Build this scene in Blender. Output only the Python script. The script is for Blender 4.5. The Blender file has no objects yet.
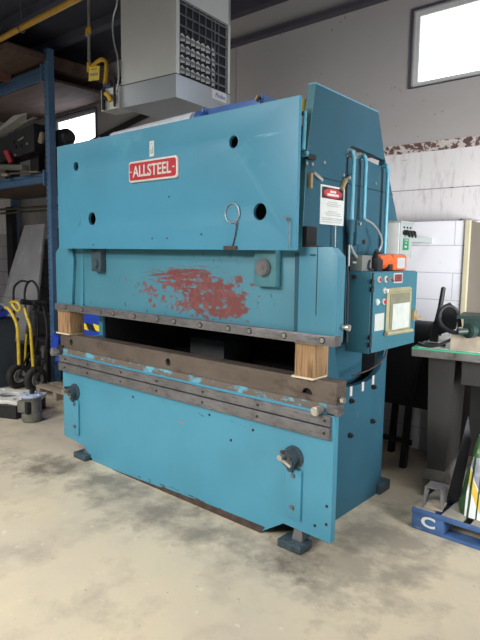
import bpy, bmesh, math, random
from mathutils import Vector, Matrix
random.seed(7)
scn = bpy.context.scene
C = scn.collection
PI = math.pi

# ---------------------------------------------------------------- materials
def lin(c):
    return tuple((v/12.92 if v <= .04045 else ((v+.055)/1.055)**2.4) for v in [x/255 for x in c]) + (1,)

def mat(name, rgb, rough=.5, metal=0, var=.12, scale=6, bump=0.0, bscale=60, stretch=(1, 1, 1), spec=.5):
    m = bpy.data.materials.new(name); m.use_nodes = True
    nt = m.node_tree; N = nt.nodes; L = nt.links
    b = N['Principled BSDF']; b.inputs['Roughness'].default_value = rough
    b.inputs['Metallic'].default_value = metal; b.inputs['Specular IOR Level'].default_value = spec
    geo = N.new('ShaderNodeNewGeometry'); mp = N.new('ShaderNodeMapping'); mp.inputs['Scale'].default_value = stretch
    L.new(geo.outputs['Position'], mp.inputs['Vector'])
    n = N.new('ShaderNodeTexNoise'); n.inputs['Scale'].default_value = scale; n.inputs['Detail'].default_value = 6
    L.new(mp.outputs[0], n.inputs['Vector'])
    mix = N.new('ShaderNodeMix'); mix.data_type = 'RGBA'
    c = lin(rgb)
    mix.inputs[6].default_value = tuple(max(0, v*(1-var)) for v in c[:3])+(1,)
    mix.inputs[7].default_value = tuple(min(1, v*(1+var)) for v in c[:3])+(1,)
    mr = N.new('ShaderNodeMapRange'); mr.inputs[1].default_value = .35; mr.inputs[2].default_value = .65
    L.new(n.outputs['Fac'], mr.inputs[0]); L.new(mr.outputs[0], mix.inputs[0]); L.new(mix.outputs[2], b.inputs['Base Color'])
    if bump:
        n2 = N.new('ShaderNodeTexNoise'); n2.inputs['Scale'].default_value = bscale; n2.inputs['Detail'].default_value = 4
        L.new(mp.outputs[0], n2.inputs['Vector'])
        bp = N.new('ShaderNodeBump'); bp.inputs['Strength'].default_value = bump; bp.inputs['Distance'].default_value = .01
        L.new(n2.outputs['Fac'], bp.inputs['Height']); L.new(bp.outputs[0], b.inputs['Normal'])
    m['colnode'] = mix.name
    return m

def nd(m): return m.node_tree.nodes, m.node_tree.links

def worn(m, rgb, lo, hi, scale, stretch=(1, 1, 1), box=None, rough=None, detail=8):
    """Lay a worn over m where a noise is high; box = (centre, half size) limits it softly."""
    N, L = nd(m); b = N['Principled BSDF']
    src = b.inputs['Base Color'].links[0].from_socket
    geo = N.new('ShaderNodeNewGeometry'); mp = N.new('ShaderNodeMapping'); mp.inputs['Scale'].default_value = stretch
    L.new(geo.outputs['Position'], mp.inputs['Vector'])
    n = N.new('ShaderNodeTexNoise'); n.inputs['Scale'].default_value = scale; n.inputs['Detail'].default_value = detail
    n.inputs['Roughness'].default_value = .65
    L.new(mp.outputs[0], n.inputs['Vector'])
    fac = n.outputs['Fac']
    if box:
        (c, h) = box
        s = N.new('ShaderNodeVectorMath'); s.operation = 'SUBTRACT'; s.inputs[1].default_value = c
        L.new(geo.outputs['Position'], s.inputs[0])
        d = N.new('ShaderNodeVectorMath'); d.operation = 'DIVIDE'; d.inputs[1].default_value = h
        L.new(s.outputs[0], d.inputs[0])
        l = N.new('ShaderNodeVectorMath'); l.operation = 'LENGTH'; L.new(d.outputs[0], l.inputs[0])
        r = N.new('ShaderNodeMapRange'); r.inputs[1].default_value = .3; r.inputs[2].default_value = 1.15
        r.inputs[3].default_value = 0; r.inputs[4].default_value = -.45
        L.new(l.outputs['Value'], r.inputs[0])
        a = N.new('ShaderNodeMath'); a.operation = 'ADD'; L.new(fac, a.inputs[0]); L.new(r.outputs[0], a.inputs[1])
        fac = a.outputs[0]
    mr = N.new('ShaderNodeMapRange'); mr.inputs[1].default_value = lo; mr.inputs[2].default_value = hi
    L.new(fac, mr.inputs[0])
    mix = N.new('ShaderNodeMix'); mix.data_type = 'RGBA'
    L.new(mr.outputs[0], mix.inputs[0]); L.new(src, mix.inputs[6]); mix.inputs[7].default_value = lin(rgb)
    L.new(mix.outputs[2], b.inputs['Base Color'])
    return m

def emit(name, rgb, s):
    m = bpy.data.materials.new(name); m.use_nodes = True
    b = m.node_tree.nodes['Principled BSDF']
    b.inputs['Base Color'].default_value = lin(rgb); b.inputs['Emission Color'].default_value = lin(rgb)
    b.inputs['Emission Strength'].default_value = s
    return m

BLUE = (68, 130, 152)
M = {}
M['press'] = worn(mat('press_paint', BLUE, .42, 0, .05, 3), (60, 110, 125), .66, .74, 14)
M['cover'] = worn(mat('cover_paint', (70, 138, 166), .4, 0, .05, 2.2), (96, 168, 186), .60, .8, 2)
worn(M['cover'], (140, 192, 212), .44, .60, 6, (1, 1, 40), ((-1.86, 2.34, 2.222), (.2, .1, .018)))
worn(M['cover'], (62, 105, 118), .60, .68, 5, (1, 1, 14), ((-2.6, 2.34, 1.80), (.55, .1, .05)))
M['side'] = worn(mat('shaded_side_paint', (42, 82, 98), .6, 0, .07, 3, spec=.25), (70, 100, 100), .62, .72, 7)  # press blue darkened, the shade of this side put into the paint
M['frame_edge'] = worn(mat('frame_edge_paint', (66, 118, 128), .5, 0, .1, 8), (88, 96, 84), .55, .7, 12)
M['ram'] = mat('ram_paint', (70, 126, 144), .45, 0, .07, 3)
worn(M['ram'], (110, 62, 62), .40, .47, 11, (1.0, 1, 1.8), ((-2.33, 2.44, 1.34), (.6, .3, .28)))
worn(M['ram'], (112, 62, 62), .43, .49, 10, (.7, 1, 10), ((-2.62, 2.44, 1.46), (.66, .3, .14)))
worn(M['ram'], (120, 72, 72), .51, .56, 24, (1, 1, 1), ((-2.55, 2.44, 1.36), (1.2, .3, .30)))
worn(M['ram'], (52, 92, 104), .62, .68, 11, (2, 1, 1))
M['bed'] = worn(mat('bed_paint', (70, 138, 162), .42, 0, .05, 3), (168, 110, 88), .65, .68, 9, (1, 1, 5), ((-2.6, 2.42, .54), (.8, .3, .12)))
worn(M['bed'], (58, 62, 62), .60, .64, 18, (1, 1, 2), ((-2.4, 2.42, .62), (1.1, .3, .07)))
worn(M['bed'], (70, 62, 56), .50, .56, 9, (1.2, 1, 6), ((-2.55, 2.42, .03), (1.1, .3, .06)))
M['steel'] = worn(mat('worn_steel', (114, 113, 115), .42, .4, .15, 8, .15, 90), (84, 80, 80), .5, .7, 12, (1, 1, 3))
M['die'] = worn(mat('die_steel', (106, 96, 88), .45, .4, .12, 5, .1, 60), (74, 62, 55), .5, .72, 6, (1, 1, 2))
M['lip'] = worn(mat('bed_lip_paint', (92, 160, 182), .5, 0, .1, 5), (104, 94, 86), .42, .49, 8, (1, 1, 2))
M['bright_steel'] = mat('bright_steel', (190, 188, 182), .28, .85, .1, 30)
M['dark'] = mat('dark_iron', (34, 34, 38), .6, .2, .2, 12)
M['black'] = mat('black_paint', (30, 31, 35), .5, 0, .2, 10)
M['void'] = mat('deep_black', (14, 16, 20), .75, 0, .3, 5)  # near-black for holes, gaps and interiors, their shade included in the colour
M['rust_edge'] = mat('grimy_toe_steel', (70, 58, 52), .7, .2, .3, 16)
M['red'] = mat('red_enamel', (178, 48, 58), .4, 0, .08, 30)
M['cast_alu'] = mat('cast_letter_metal', (214, 206, 200), .45, .2, .05, 40)
M['white'] = mat('white_label', (204, 206, 202), .5, 0, .03, 20)
M['paper'] = mat('white_paper', (172, 178, 172), .7, 0, .06, 20)
M['ink'] = mat('grey_ink', (160, 165, 165), .7, 0, .05, 20)
M['pouch'] = mat('yellowed_plastic', (146, 142, 114), .35, 0, .12, 14)
M['pouch_window'] = mat('clouded_plastic', (116, 116, 98), .3, 0, .12, 18)
M['pipe_blue'] = mat('painted_conduit', (90, 154, 174), .35, 0, .06, 20)
M['flex'] = mat('grey_flex_conduit', (146, 152, 152), .4, .4, .1, 80)
M['wood'] = worn(mat('block_wood', (156, 124, 88), .75, 0, .16, 12, .3, 70, (9, 9, .8)), (96, 66, 42), .52, .66, 6, (8, 8, .8))
M['wood_end'] = mat('sawn_wood_face', (214, 200, 172), .8, 0, .08, 30)
M['ply'] = worn(mat('shelf_plywood', (96, 78, 68), .85, 0, .18, 3, 0, 60, (.6, 5, 1)), (70, 56, 52), .5, .7, 3, (1, 4, 1))
M['old_wood'] = mat('grey_old_wood', (150, 138, 122), .85, 0, .2, 9, .2, 50, (1, 6, 1))
M['rack'] = worn(mat('rack_blue', (84, 122, 160), .5, 0, .1, 9), (120, 150, 176), .62, .7, 30)
M['rack_beam'] = worn(mat('rack_beam_blue', (66, 98, 132), .5, 0, .1, 9), (110, 140, 165), .66, .74, 20)
M['yellow'] = mat('yellow_pipe_paint', (200, 158, 70), .45, 0, .08, 12)
M['hose_yellow'] = mat('yellow_hose', (222, 176, 48), .4, 0, .1, 20)
M['tube_yellow'] = mat('yellow_tube_paint', (216, 186, 58), .4, 0, .12, 14)
M['galv'] = mat('heater_grey_paint', (196, 198, 194), .38, .25, .04, 2)
M['galv_dark'] = mat('heater_louver_metal', (130, 136, 142), .4, .5, .1, 8)
M['heater_low'] = mat('heater_lower_panel', (166, 172, 176), .32, .3, .04, 3)
M['ceil'] = mat('ceiling_deck', (56, 58, 72), .8, 0, .12, 2)
M['purlin'] = mat('purlin_steel', (84, 88, 106), .7, 0, .1, 3)
M['girt'] = mat('girt_steel', (74, 70, 80), .7, 0, .1, 4)
M['tire'] = mat('rubber_tyre', (52, 50, 50), .8, 0, .15, 30)
M['rim'] = mat('wheel_rim_steel', (176, 176, 172), .4, .5, .1, 20)
M['blue_plastic'] = mat('blue_plastic_film', (44, 74, 190), .3, 0, .2, 14, .5, 22)
M['bin'] = mat('dark_grey_plastic', (66, 74, 84), .6, 0, .1, 6)
M['panel'] = worn(mat('leaning_sheet_metal', (172, 172, 176), .25, .15, .1, 3, .25, 6), (206, 208, 214), .6, .7, 9, (1, 1, .4))
M['machine_blue'] = mat('machine_deep_blue', (34, 66, 168), .4, 0, .08, 8)
M['hazard_y'] = mat('hazard_yellow', (236, 214, 60), .5, 0, .05, 20)
M['orange'] = worn(mat('orange_plastic', (196, 88, 42), .4, 0, .08, 20), (120, 62, 40), .66, .74, 26)
M['brass'] = mat('brass_tag', (160, 140, 104), .45, .2, .1, 30)
M['btn_red'] = mat('red_button_plastic', (190, 50, 50), .35)
M['btn_white'] = mat('pale_button_ring', (196, 200, 196), .35, .2)
M['boxgrey'] = mat('electrical_box_grey', (150, 158, 156), .5, 0, .04, 6)
M['boxdark'] = mat('mid_grey_box', (104, 108, 106), .5, 0, .04, 6)
M['dull_red'] = mat('faded_red_plate', (130, 48, 52), .5)
M['boxdark2'] = mat('dull_grey_housing', (66, 68, 70), .5, 0, .1, 12)
M['cabinet'] = mat('cabinet_paint', (54, 102, 116), .5, 0, .05, 3, spec=.35)
M['green'] = mat('green_sticker', (36, 120, 84), .5, 0, .06, 30)
M['bench_green'] = mat('green_tape', (60, 160, 120), .5, 0, .08, 30)
M['bench_top'] = worn(mat('bench_white_top', (224, 228, 220), .5, 0, .05, 9), (150, 150, 140), .66, .74, 12)
M['bench_iron'] = worn(mat('bench_iron', (98, 96, 92), .6, .2, .2, 10, .2, 60), (60, 56, 52), .5, .7, 14)
M['pedestal'] = mat('pedestal_grey_paint', (40, 39, 37), .6, 0, .08, 6)
M['vise'] = mat('dark_green_casting', (36, 56, 52), .45, .1, .15, 20)
M['pallet_blue'] = worn(mat('pallet_blue', (60, 92, 138), .75, 0, .12, 14), (120, 124, 128), .6, .7, 12, (1, 4, 4))
M['pallet_top'] = worn(mat('pallet_boards', (134, 130, 120), .85, 0, .15, 9, .2, 50), (88, 100, 116), .56, .66, 9)
M['bag_white'] = mat('bag_white_film', (224, 224, 226), .35, 0, .05, 20, .4, 18)
M['bag_green'] = mat('bag_green_print', (58, 92, 48), .4, 0, .12, 20)
M['bag_yellow'] = mat('bag_yellow_print', (226, 190, 74), .4, 0, .1, 20)
M['bag_purple'] = mat('bag_purple_print', (96, 80, 170), .4, 0, .1, 20)
M['bag_grey'] = mat('bag_grey_print', (142, 146, 156), .4, 0, .1, 20)
M['film'] = mat('white_wrap_film', (222, 228, 236), .3, 0, .05, 14, .4, 30)
M['blue_metal'] = mat('pale_blue_metal', (70, 110, 176), .4, .1, .1, 12)
M['yellow_cap'] = mat('dull_yellow_cap', (176, 160, 70), .6, 0, .1, 20)
M['sheet_alu'] = mat('thin_aluminium', (190, 190, 188), .35, .4, .08, 8)
M['box_red'] = mat('red_plastic_wedge', (170, 50, 66), .5, 0, .08, 10)
M['box_brown'] = mat('reddish_crate_board', (128, 88, 78), .85, 0, .15, 9)
M['leveller'] = worn(mat('leveller_teal', (58, 76, 84), .5, .1, .1, 12), (40, 44, 46), .5, .7, 20)
M['trim_wood'] = mat('yellowed_trim_board', (196, 188, 158), .7, 0, .06, 8)
M['casting'] = mat('machined_casting', (232, 232, 226), .4, .2, .06, 12)
M['pump'] = mat('grey_pump_metal', (120, 120, 112), .4, .4, .12, 18)
M['flange'] = mat('blue_white_flange', (186, 200, 226), .35, .1, .12, 40)

# floor
def floor_material():
    m = mat('concrete_floor', (186, 176, 157), .5, 0, .05, 1.1, .08, 40, spec=.35)
    worn(m, (200, 187, 160), .42, .70, 1.3, detail=10)
    worn(m, (168, 158, 142), .50, .68, 3.1, detail=10)
    worn(m, (208, 198, 176), .62, .72, 13, detail=6)
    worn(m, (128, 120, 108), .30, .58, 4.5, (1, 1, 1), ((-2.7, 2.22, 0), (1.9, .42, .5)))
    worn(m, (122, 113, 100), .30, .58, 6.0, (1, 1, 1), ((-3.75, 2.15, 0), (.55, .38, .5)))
    worn(m, (104, 97, 87), .30, .58, 6.0, (1, 1, 1), ((-1.55, 2.35, 0), (.45, .42, .5)))  # soft shadow at the press's right front corner, painted in with the stains
    worn(m, (146, 138, 124), .32, .56, 5.0, (1, 1, 1), ((-1.35, 2.75, 0), (.7, 1.1, .5)))  # broad grey right of the press, soft shadow painted in with stain
    worn(m, (206, 74, 62), .60, .62, 14, (1, 4, 1), ((-2.48, 2.06, 0), (.12, .05, .3)))
    worn(m, (214, 208, 196), .60, .63, 16, (1, 3, 1), ((-2.2, 1.95, 0), (.25, .1, .3)))
    worn(m, (140, 128, 112), .70, .73, 24, detail=3)
    return m

def wall_material():
    m = mat('upper_wall_paint', (168, 164, 162), .9, 0, .035, .8, .05, 20)
    worn(m, (120, 110, 104), .70, .73, 16, detail=3)
    worn(m, (160, 152, 148), .5, .8, .6, (.4, 1, 1))
    return m

def brick_node(m, c1, c2, cm, bw, bh, mortar, scale=1.0, bump=.4, wrap='XZ'):
    N, L = nd(m); b = N['Principled BSDF']
    geo = N.new('ShaderNodeNewGeometry'); sep = N.new('ShaderNodeSeparateXYZ'); L.new(geo.outputs['Position'], sep.inputs[0])
    com = N.new('ShaderNodeCombineXYZ'); L.new(sep.outputs[0 if wrap[0] == 'X' else 1], com.inputs[0]); L.new(sep.outputs[2], com.inputs[1])
    mp = N.new('ShaderNodeMapping'); mp.inputs['Location'].default_value = (.1, .03, 0); L.new(com.outputs[0], mp.inputs[0])
    t = N.new('ShaderNodeTexBrick'); L.new(mp.outputs[0], t.inputs['Vector'])
    t.inputs['Color1'].default_value = lin(c1); t.inputs['Color2'].default_value = lin(c2); t.inputs['Mortar'].default_value = lin(cm)
    t.inputs['Scale'].default_value = scale; t.inputs['Mortar Size'].default_value = mortar
    t.inputs['Brick Width'].default_value = bw; t.inputs['Row Height'].default_value = bh; t.inputs['Mortar Smooth'].default_value = .3
    L.new(t.outputs['Color'], b.inputs['Base Color'])
    bp = N.new('ShaderNodeBump'); bp.inputs['Strength'].default_value = bump; bp.inputs['Distance'].default_value = .01; bp.invert = True
    L.new(t.outputs['Fac'], bp.inputs['Height']); L.new(bp.outputs[0], b.inputs['Normal'])
    return m
M['block'] = brick_node(mat('painted_block', (222, 222, 228), .7), (230, 229, 234), (226, 226, 232), (178, 178, 184), 3.1, .2165, .0035)
worn(M['block'], (160, 156, 160), .66, .70, 7, (.6, 1, 3))
worn(M['block'], (186, 184, 188), .55, .8, 1.2)
M['block_left'] = brick_node(mat('grey_block', (170, 168, 176), .8), (178, 176, 184), (166, 164, 172), (118, 118, 126), .42, .2165, .006)
M['concrete'] = worn(mat('bare_concrete_wall', (116, 108, 98), .85, 0, .1, 2), (84, 78, 72), .5, .7, 2)
M['brickband'] = mat('exposed_brick_band', (96, 70, 68), .85, 0, .2, 20, .4, 40)
worn(M['brickband'], (190, 182, 176), .49, .53, 15, (1, 1, 1.2))
worn(M['brickband'], (70, 46, 46), .58, .64, 12)
M['plaster'] = worn(worn(mat('white_plaster_band', (214, 210, 210), .85, 0, .05, 1.5), (176, 170, 172), .52, .7, 5, (3, 1, .6)), (120, 112, 112), .68, .70, 9, (.4, 1, 5))
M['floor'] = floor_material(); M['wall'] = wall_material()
M['ledge'] = worn(mat('ledge_mortar', (150, 146, 148), .85, 0, .1, 9), (84, 78, 80), .56, .62, 9, (1, 1, 1))

# ---------------------------------------------------------------- mesh helpers (world coordinates)
class B:
    def __init__(s): s.bm = bmesh.new()
    def box(s, x0, x1, y0, y1, z0, z1, bev=0):
        r = bmesh.ops.create_cube(s.bm, size=1)
        for v in r['verts']:
            v.co = Vector(((x0+x1)/2+v.co.x*(x1-x0), (y0+y1)/2+v.co.y*(y1-y0), (z0+z1)/2+v.co.z*(z1-z0)))
        if bev: s._bev(r['verts'], bev)
        return s
    def _bev(s, verts, bev, seg=2):
        es = {e for v in verts for e in v.link_edges}
        bmesh.ops.bevel(s.bm, geom=list(es), offset=bev, segments=seg, affect='EDGES', profile=.6)
    def obox(s, c, size, rot=(0, 0, 0), bev=0):
        m = Matrix.Translation(c) @ (Matrix.Rotation(rot[2], 4, 'Z') @ Matrix.Rotation(rot[1], 4, 'Y') @ Matrix.Rotation(rot[0], 4, 'X'))
        r = bmesh.ops.create_cube(s.bm, size=1)
        for v in r['verts']: v.co = m @ Vector((v.co.x*size[0], v.co.y*size[1], v.co.z*size[2]))
        if bev: s._bev(r['verts'], bev)
        return s
    def cyl(s, p0, p1, r, r2=None, seg=20, bev=0):
        p0, p1 = Vector(p0), Vector(p1); d = p1-p0
        m = Matrix.Translation((p0+p1)/2) @ d.to_track_quat('Z', 'Y').to_matrix().to_4x4()
        k = bmesh.ops.create_cone(s.bm, cap_ends=True, segments=seg, radius1=r, radius2=r if r2 is None else r2, depth=d.length, matrix=m)
        if bev:
            fs = [f for f in {f for v in k['verts'] for f in v.link_faces} if len(f.verts) > 4]
            bmesh.ops.bevel(s.bm, geom=list({e for f in fs for e in f.edges}), offset=bev, segments=2, affect='EDGES')
        return s
    def ring(s, c, ax, R, r, seg=28, t=8):
        m = Matrix.Translation(c) @ Vector(ax).to_track_quat('Z', 'Y').to_matrix().to_4x4()
        rows = []
        for i in range(seg):
            a = 2*PI*i/seg; row = []
            for j in range(t):
                b = 2*PI*j/t
                row.append(s.bm.verts.new(m @ Vector(((R+r*math.cos(b))*math.cos(a), (R+r*math.cos(b))*math.sin(a), r*math.sin(b)))))
            rows.append(row)
        for i in range(seg):
            for j in range(t):
                s.bm.faces.new((rows[i][j], rows[(i+1) % seg][j], rows[(i+1) % seg][(j+1) % t], rows[i][(j+1) % t]))
        return s
    def tube(s, pts, r, seg=10, smooth=4):
        pts = [Vector(p) for p in pts]
        if smooth and len(pts) > 2:
            out = []
            for i in range(len(pts)-1):
                p0 = pts[max(i-1, 0)]; p1 = pts[i]; p2 = pts[i+1]; p3 = pts[min(i+2, len(pts)-1)]
                for k in range(smooth):
                    t = k/smooth
                    out.append(.5*((2*p1)+(p2-p0)*t+(2*p0-5*p1+4*p2-p3)*t*t+(-p0+3*p1-3*p2+p3)*t**3))
            out.append(pts[-1]); pts = out
        rows = []; up = None
        for i, p in enumerate(pts):
            d = (pts[min(i+1, len(pts)-1)]-pts[max(i-1, 0)]).normalized()
            if up is None: up = d.orthogonal().normalized()
            up = (up-d*up.dot(d)).normalized(); w = d.cross(up)
            rows.append([s.bm.verts.new(p+(up*math.cos(2*PI*j/seg)+w*math.sin(2*PI*j/seg))*r) for j in range(seg)])
        for a, b in zip(rows, rows[1:]):
            for j in range(seg): s.bm.faces.new((a[j], a[(j+1) % seg], b[(j+1) % seg], b[j]))
        s.bm.faces.new(rows[0][::-1]); s.bm.faces.new(rows[-1])
        return s
    def lathe(s, c, ax, prof, seg=28):
        """prof: list of (radius, along)"""
        m = Matrix.Translation(c) @ Vector(ax).to_track_quat('Z', 'Y').to_matrix().to_4x4()
        rows = [[s.bm.verts.new(m @ Vector((max(r, 1e-4)*math.cos(2*PI*j/seg), max(r, 1e-4)*math.sin(2*PI*j/seg), h))) for j in range(seg)] for r, h in prof]
        for a, b in zip(rows, rows[1:]):
            for j in range(seg): s.bm.faces.new((a[j], a[(j+1) % seg], b[(j+1) % seg], b[j]))
        s.bm.faces.new(rows[0][::-1]); s.bm.faces.new(rows[-1])
        return s
    def hull(s, pts):
        vs = [s.bm.verts.new(p) for p in pts]
        bmesh.ops.convex_hull(s.bm, input=vs)
        return s
    def prism(s, pts, ax, a0, a1, bev=0):
        """polygon pts (u, v) extruded along axis: ax 'Y': u=X v=Z; 'X': u=Y v=Z; 'Z': u=X v=Y"""
        f = {'Y': lambda u, v, w: (u, w, v), 'X': lambda u, v, w: (w, u, v), 'Z': lambda u, v, w: (u, v, w)}[ax]
        A = [s.bm.verts.new(f(u, v, a0)) for u, v in pts]; Bv = [s.bm.verts.new(f(u, v, a1)) for u, v in pts]
        n = len(pts)
        s.bm.faces.new(A); s.bm.faces.new(Bv[::-1])
        for i in range(n): s.bm.faces.new((A[i], Bv[i], Bv[(i+1) % n], A[(i+1) % n]))
        if bev: s._bev(A+Bv, bev)
        return s
    def mesh(s, me):
        s.bm.from_mesh(me); return s

WORLD = {}
def link(name, me, m, parent):
    o = bpy.data.objects.new(name, me); C.objects.link(o)
    if m and not me.materials: me.materials.append(M[m] if isinstance(m, str) else m)
    if parent: o.parent = parent
    return o

def obj(name, b, m, parent=None, smooth=True, label=None):
    bm = b.bm; bmesh.ops.recalc_face_normals(bm, faces=bm.faces)
    lo = Vector([min(v.co[i] for v in bm.verts) for i in range(3)]); hi = Vector([max(v.co[i] for v in bm.verts) for i in range(3)])
    c = (lo+hi)/2
    if parent is None: c.z = lo.z
    for v in bm.verts: v.co -= c
    me = bpy.data.meshes.new(name); bm.to_mesh(me); bm.free()
    if smooth:
        for p in me.polygons: p.use_smooth = True
        me.set_sharp_from_angle(angle=math.radians(34))
    o = link(name, me, m, parent)
    pw = WORLD.get(parent, Vector((0, 0, 0))) if parent else Vector((0, 0, 0))
    o.location = c-pw; WORLD[o] = c
    if label: o['label'] = label
    return o

def thing(name, loc, label, cat, group=None):
    o = bpy.data.objects.new(name, None); C.objects.link(o); o.location = loc; o.empty_display_size = .1
    WORLD[o] = Vector(loc); o['label'] = label; o['category'] = cat
    if group: o['group'] = group
    return o

def tag(o, label, cat, group=None):
    o['label'] = label; o['category'] = cat
    if group: o['group'] = group
    return o

def struct(name, b, m):
    o = obj(name, b, m, None, smooth=False); o['kind'] = 'structure'; return o

def circle(cx, cy, r, n=28): return [(cx+r*math.cos(2*PI*i/n), cy+r*math.sin(2*PI*i/n)) for i in range(n)]
def rrect(x0, x1, y0, y1, r, n=5):
    p = []
    for cx, cy, a in ((x1-r, y1-r, 0), (x0+r, y1-r, 90), (x0+r, y0+r, 180), (x1-r, y0+r, 270)):
        for i in range(n+1):
            t = math.radians(a+90*i/n); p.append((cx+r*math.cos(t), cy+r*math.sin(t)))
    return p

def axes(plane, at):
    if plane == 'front': return Matrix(((1, 0, 0, 0), (0, 0, -1, at), (0, 1, 0, 0), (0, 0, 0, 1)))   # u=X v=Z w=-Y
    return Matrix(((0, 0, 1, at), (1, 0, 0, 0), (0, 1, 0, 0), (0, 0, 0, 1)))                          # side: u=Y v=Z w=X

def curve_mesh(cu):
    o = bpy.data.objects.new('tmp', cu); C.objects.link(o)
    bpy.context.view_layer.update()
    me = bpy.data.meshes.new_from_object(o.evaluated_get(bpy.context.evaluated_depsgraph_get()))
    bpy.data.objects.remove(o); bpy.data.curves.remove(cu)
    me.materials.clear()
    return me

def plate(loops, thick, plane, at, bev=0):
    """flat plate with holes; thickness centred on plane"""
    cu = bpy.data.curves.new('p', 'CURVE'); cu.dimensions = '2D'; cu.fill_mode = 'BOTH'
    for lp in loops:
        sp = cu.splines.new('POLY'); sp.points.add(len(lp)-1); sp.use_cyclic_u = True
        for i, (u, v) in enumerate(lp): sp.points[i].co = (u, v, 0, 1)
    cu.extrude = thick/2-bev; cu.bevel_depth = bev
    me = curve_mesh(cu); me.transform(axes(plane, at))
    b = B(); b.bm.from_mesh(me); bpy.data.meshes.remove(me)
    bmesh.ops.remove_doubles(b.bm, verts=b.bm.verts, dist=1e-5)
    return b

def text(body, size, plane, at, u, v, ext=.002, width=None, height=None, shear=0, offset=0, mtx=None, b=None, space=1):
    cu = bpy.data.curves.new('t', 'FONT'); cu.body = body; cu.size = size; cu.extrude = ext; cu.align_x = 'CENTER'; cu.align_y = 'CENTER'
    cu.shear = shear; cu.offset = offset; cu.resolution_u = 3; cu.space_character = space
    me = curve_mesh(cu)
    xs = [w.co.x for w in me.vertices]; ys = [w.co.y for w in me.vertices]
    sx = width/(max(xs)-min(xs)) if width else 1; sy = height/(max(ys)-min(ys)) if height else 1
    cx = (max(xs)+min(xs))/2; cy = (max(ys)+min(ys))/2
    me.transform(Matrix.Diagonal((sx, sy, 1, 1)) @ Matrix.Translation((-cx, -cy, 0)))
    me.transform(mtx if mtx is not None else axes(plane, at) @ Matrix.Translation((u, v, 0)))
    b = b or B(); b.bm.from_mesh(me); bpy.data.meshes.remove(me)
    return b

# ================================================================= SETTING
WY = 4.6
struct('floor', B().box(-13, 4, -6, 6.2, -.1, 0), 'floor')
struct('ceiling', B().box(-13, 4, -6, 6.2, 4.16, 4.3), 'ceil')
# back wall upper part with two window openings
W1 = (-2.128, -.85, 3.012, 3.603); W2 = (-7.62, -6.615, 2.95, 3.53)
def rect(a): return [(a[0], a[2]), (a[1], a[2]), (a[1], a[3]), (a[0], a[3])]
struct('wall_back', plate([rect((-13, 4, 2.48, 4.16)), rect(W1), rect(W2)], .25, 'front', WY+.125), 'wall')
struct('wall_back_middle', B().box(-13, 4, WY, WY+.25, 1.905, 2.48), 'plaster')
struct('wall_back_lower', B().box(-4.2, -1.56, 4.45, 4.84, 0, 1.905), 'block')
struct('wall_back_left', B().box(-13, -4.2, 4.6, 4.84, 0, 1.905), 'block_left')
struct('wall_back_recess', B().box(-3.2, 4, 4.95, 5.3, 0, 1.95), 'concrete')
struct('wall_back_return', B().box(-1.60, -1.556, 4.475, 4.96, 0, 1.892), 'concrete')
struct('wall_left', B().box(-13.2, -13, -6, 6, 0, 4.16), 'wall')
struct('trim_1', B().box(-4.2, -1.53, 4.445, 4.6, 1.893, 1.908), 'ledge')
struct('trim_2', B().box(-4.2, 4, 4.594, 4.6, 2.475, 2.552), 'brickband')
struct('trim_3', B().box(-1.568, -1.535, 4.435, 4.47, 0, 1.893), 'trim_wood')
struct('trim_4', B().box(-13, 4, 4.52, 4.6, 3.765, 3.80), 'girt')
struct('trim_5', B().box(-13, 4, 4.50, 4.6, 4.05, 4.16), 'girt')
def cable_joint(x0, y):
    b = B(); b.box(x0-.004, x0+.004, y-.004, y, 2.56, 3.75); return b
struct('trim_6', cable_joint(-4.09, 4.6), 'ledge')
M['glass'] = emit('daylight_glass', (236, 240, 255), 5.0)
for i, w in enumerate((W1, W2)):
    fr = struct('window_%d' % (i+1), plate([rect((w[0]-.02, w[1]+.02, w[2]-.02, w[3]+.02)), rect((w[0]+.035, w[1]-.035, w[2]+.035, w[3]-.035))], .05, 'front', WY+.03), 'white')
    obj('pane', B().box(w[0]+.02, w[1]-.02, WY+.05, WY+.06, w[2]+.02, w[3]-.02), 'glass', fr)
    s = obj('window_seal', plate([rect((w[0]-.028, w[1]+.028, w[2]-.012, w[3]+.028)), rect((w[0]-.012, w[1]+.012, w[2]-.004, w[3]+.012))], .02, 'front', WY-.005), 'girt', fr)
struct('trim_20', B().box(-4.2, 4, 4.596, 4.6, 2.165, 2.172), 'ledge')
# ceiling purlins
for k, y in enumerate((1.2, 1.9, 2.6, 3.25, 3.9)):
    struct('trim_%d' % (7+k), B().box(-13, 4, y-.05, y+.05, 4.07, 4.16), 'purlin')

# ================================================================= PRESS BRAKE
PR = thing('press_brake', (-2.75, 2.9, 0), 'large blue sheet-metal press brake with a red nameplate, standing on the concrete floor', 'press brake')
XL, XR = -4.02, -1.462
bedp = obj('bed', B().prism([(XL+.015, .115), (-3.73, .098), (-3.63, .03), (-3.60, .0), (-1.93, .0), (-1.90, .03), (-1.77, .115), (-1.47, .10), (XR, .105), (XR, .80), (XL+.015, .80)], 'Y', 2.43, 2.475, .003), 'bed', PR)
obj('toe_edge', B().prism([(-3.35, 0), (-1.93, 0), (-1.90, .045), (-2.4, .04), (-2.8, .02)], 'Y', 2.426, 2.43), 'rust_edge', bedp)
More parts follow.
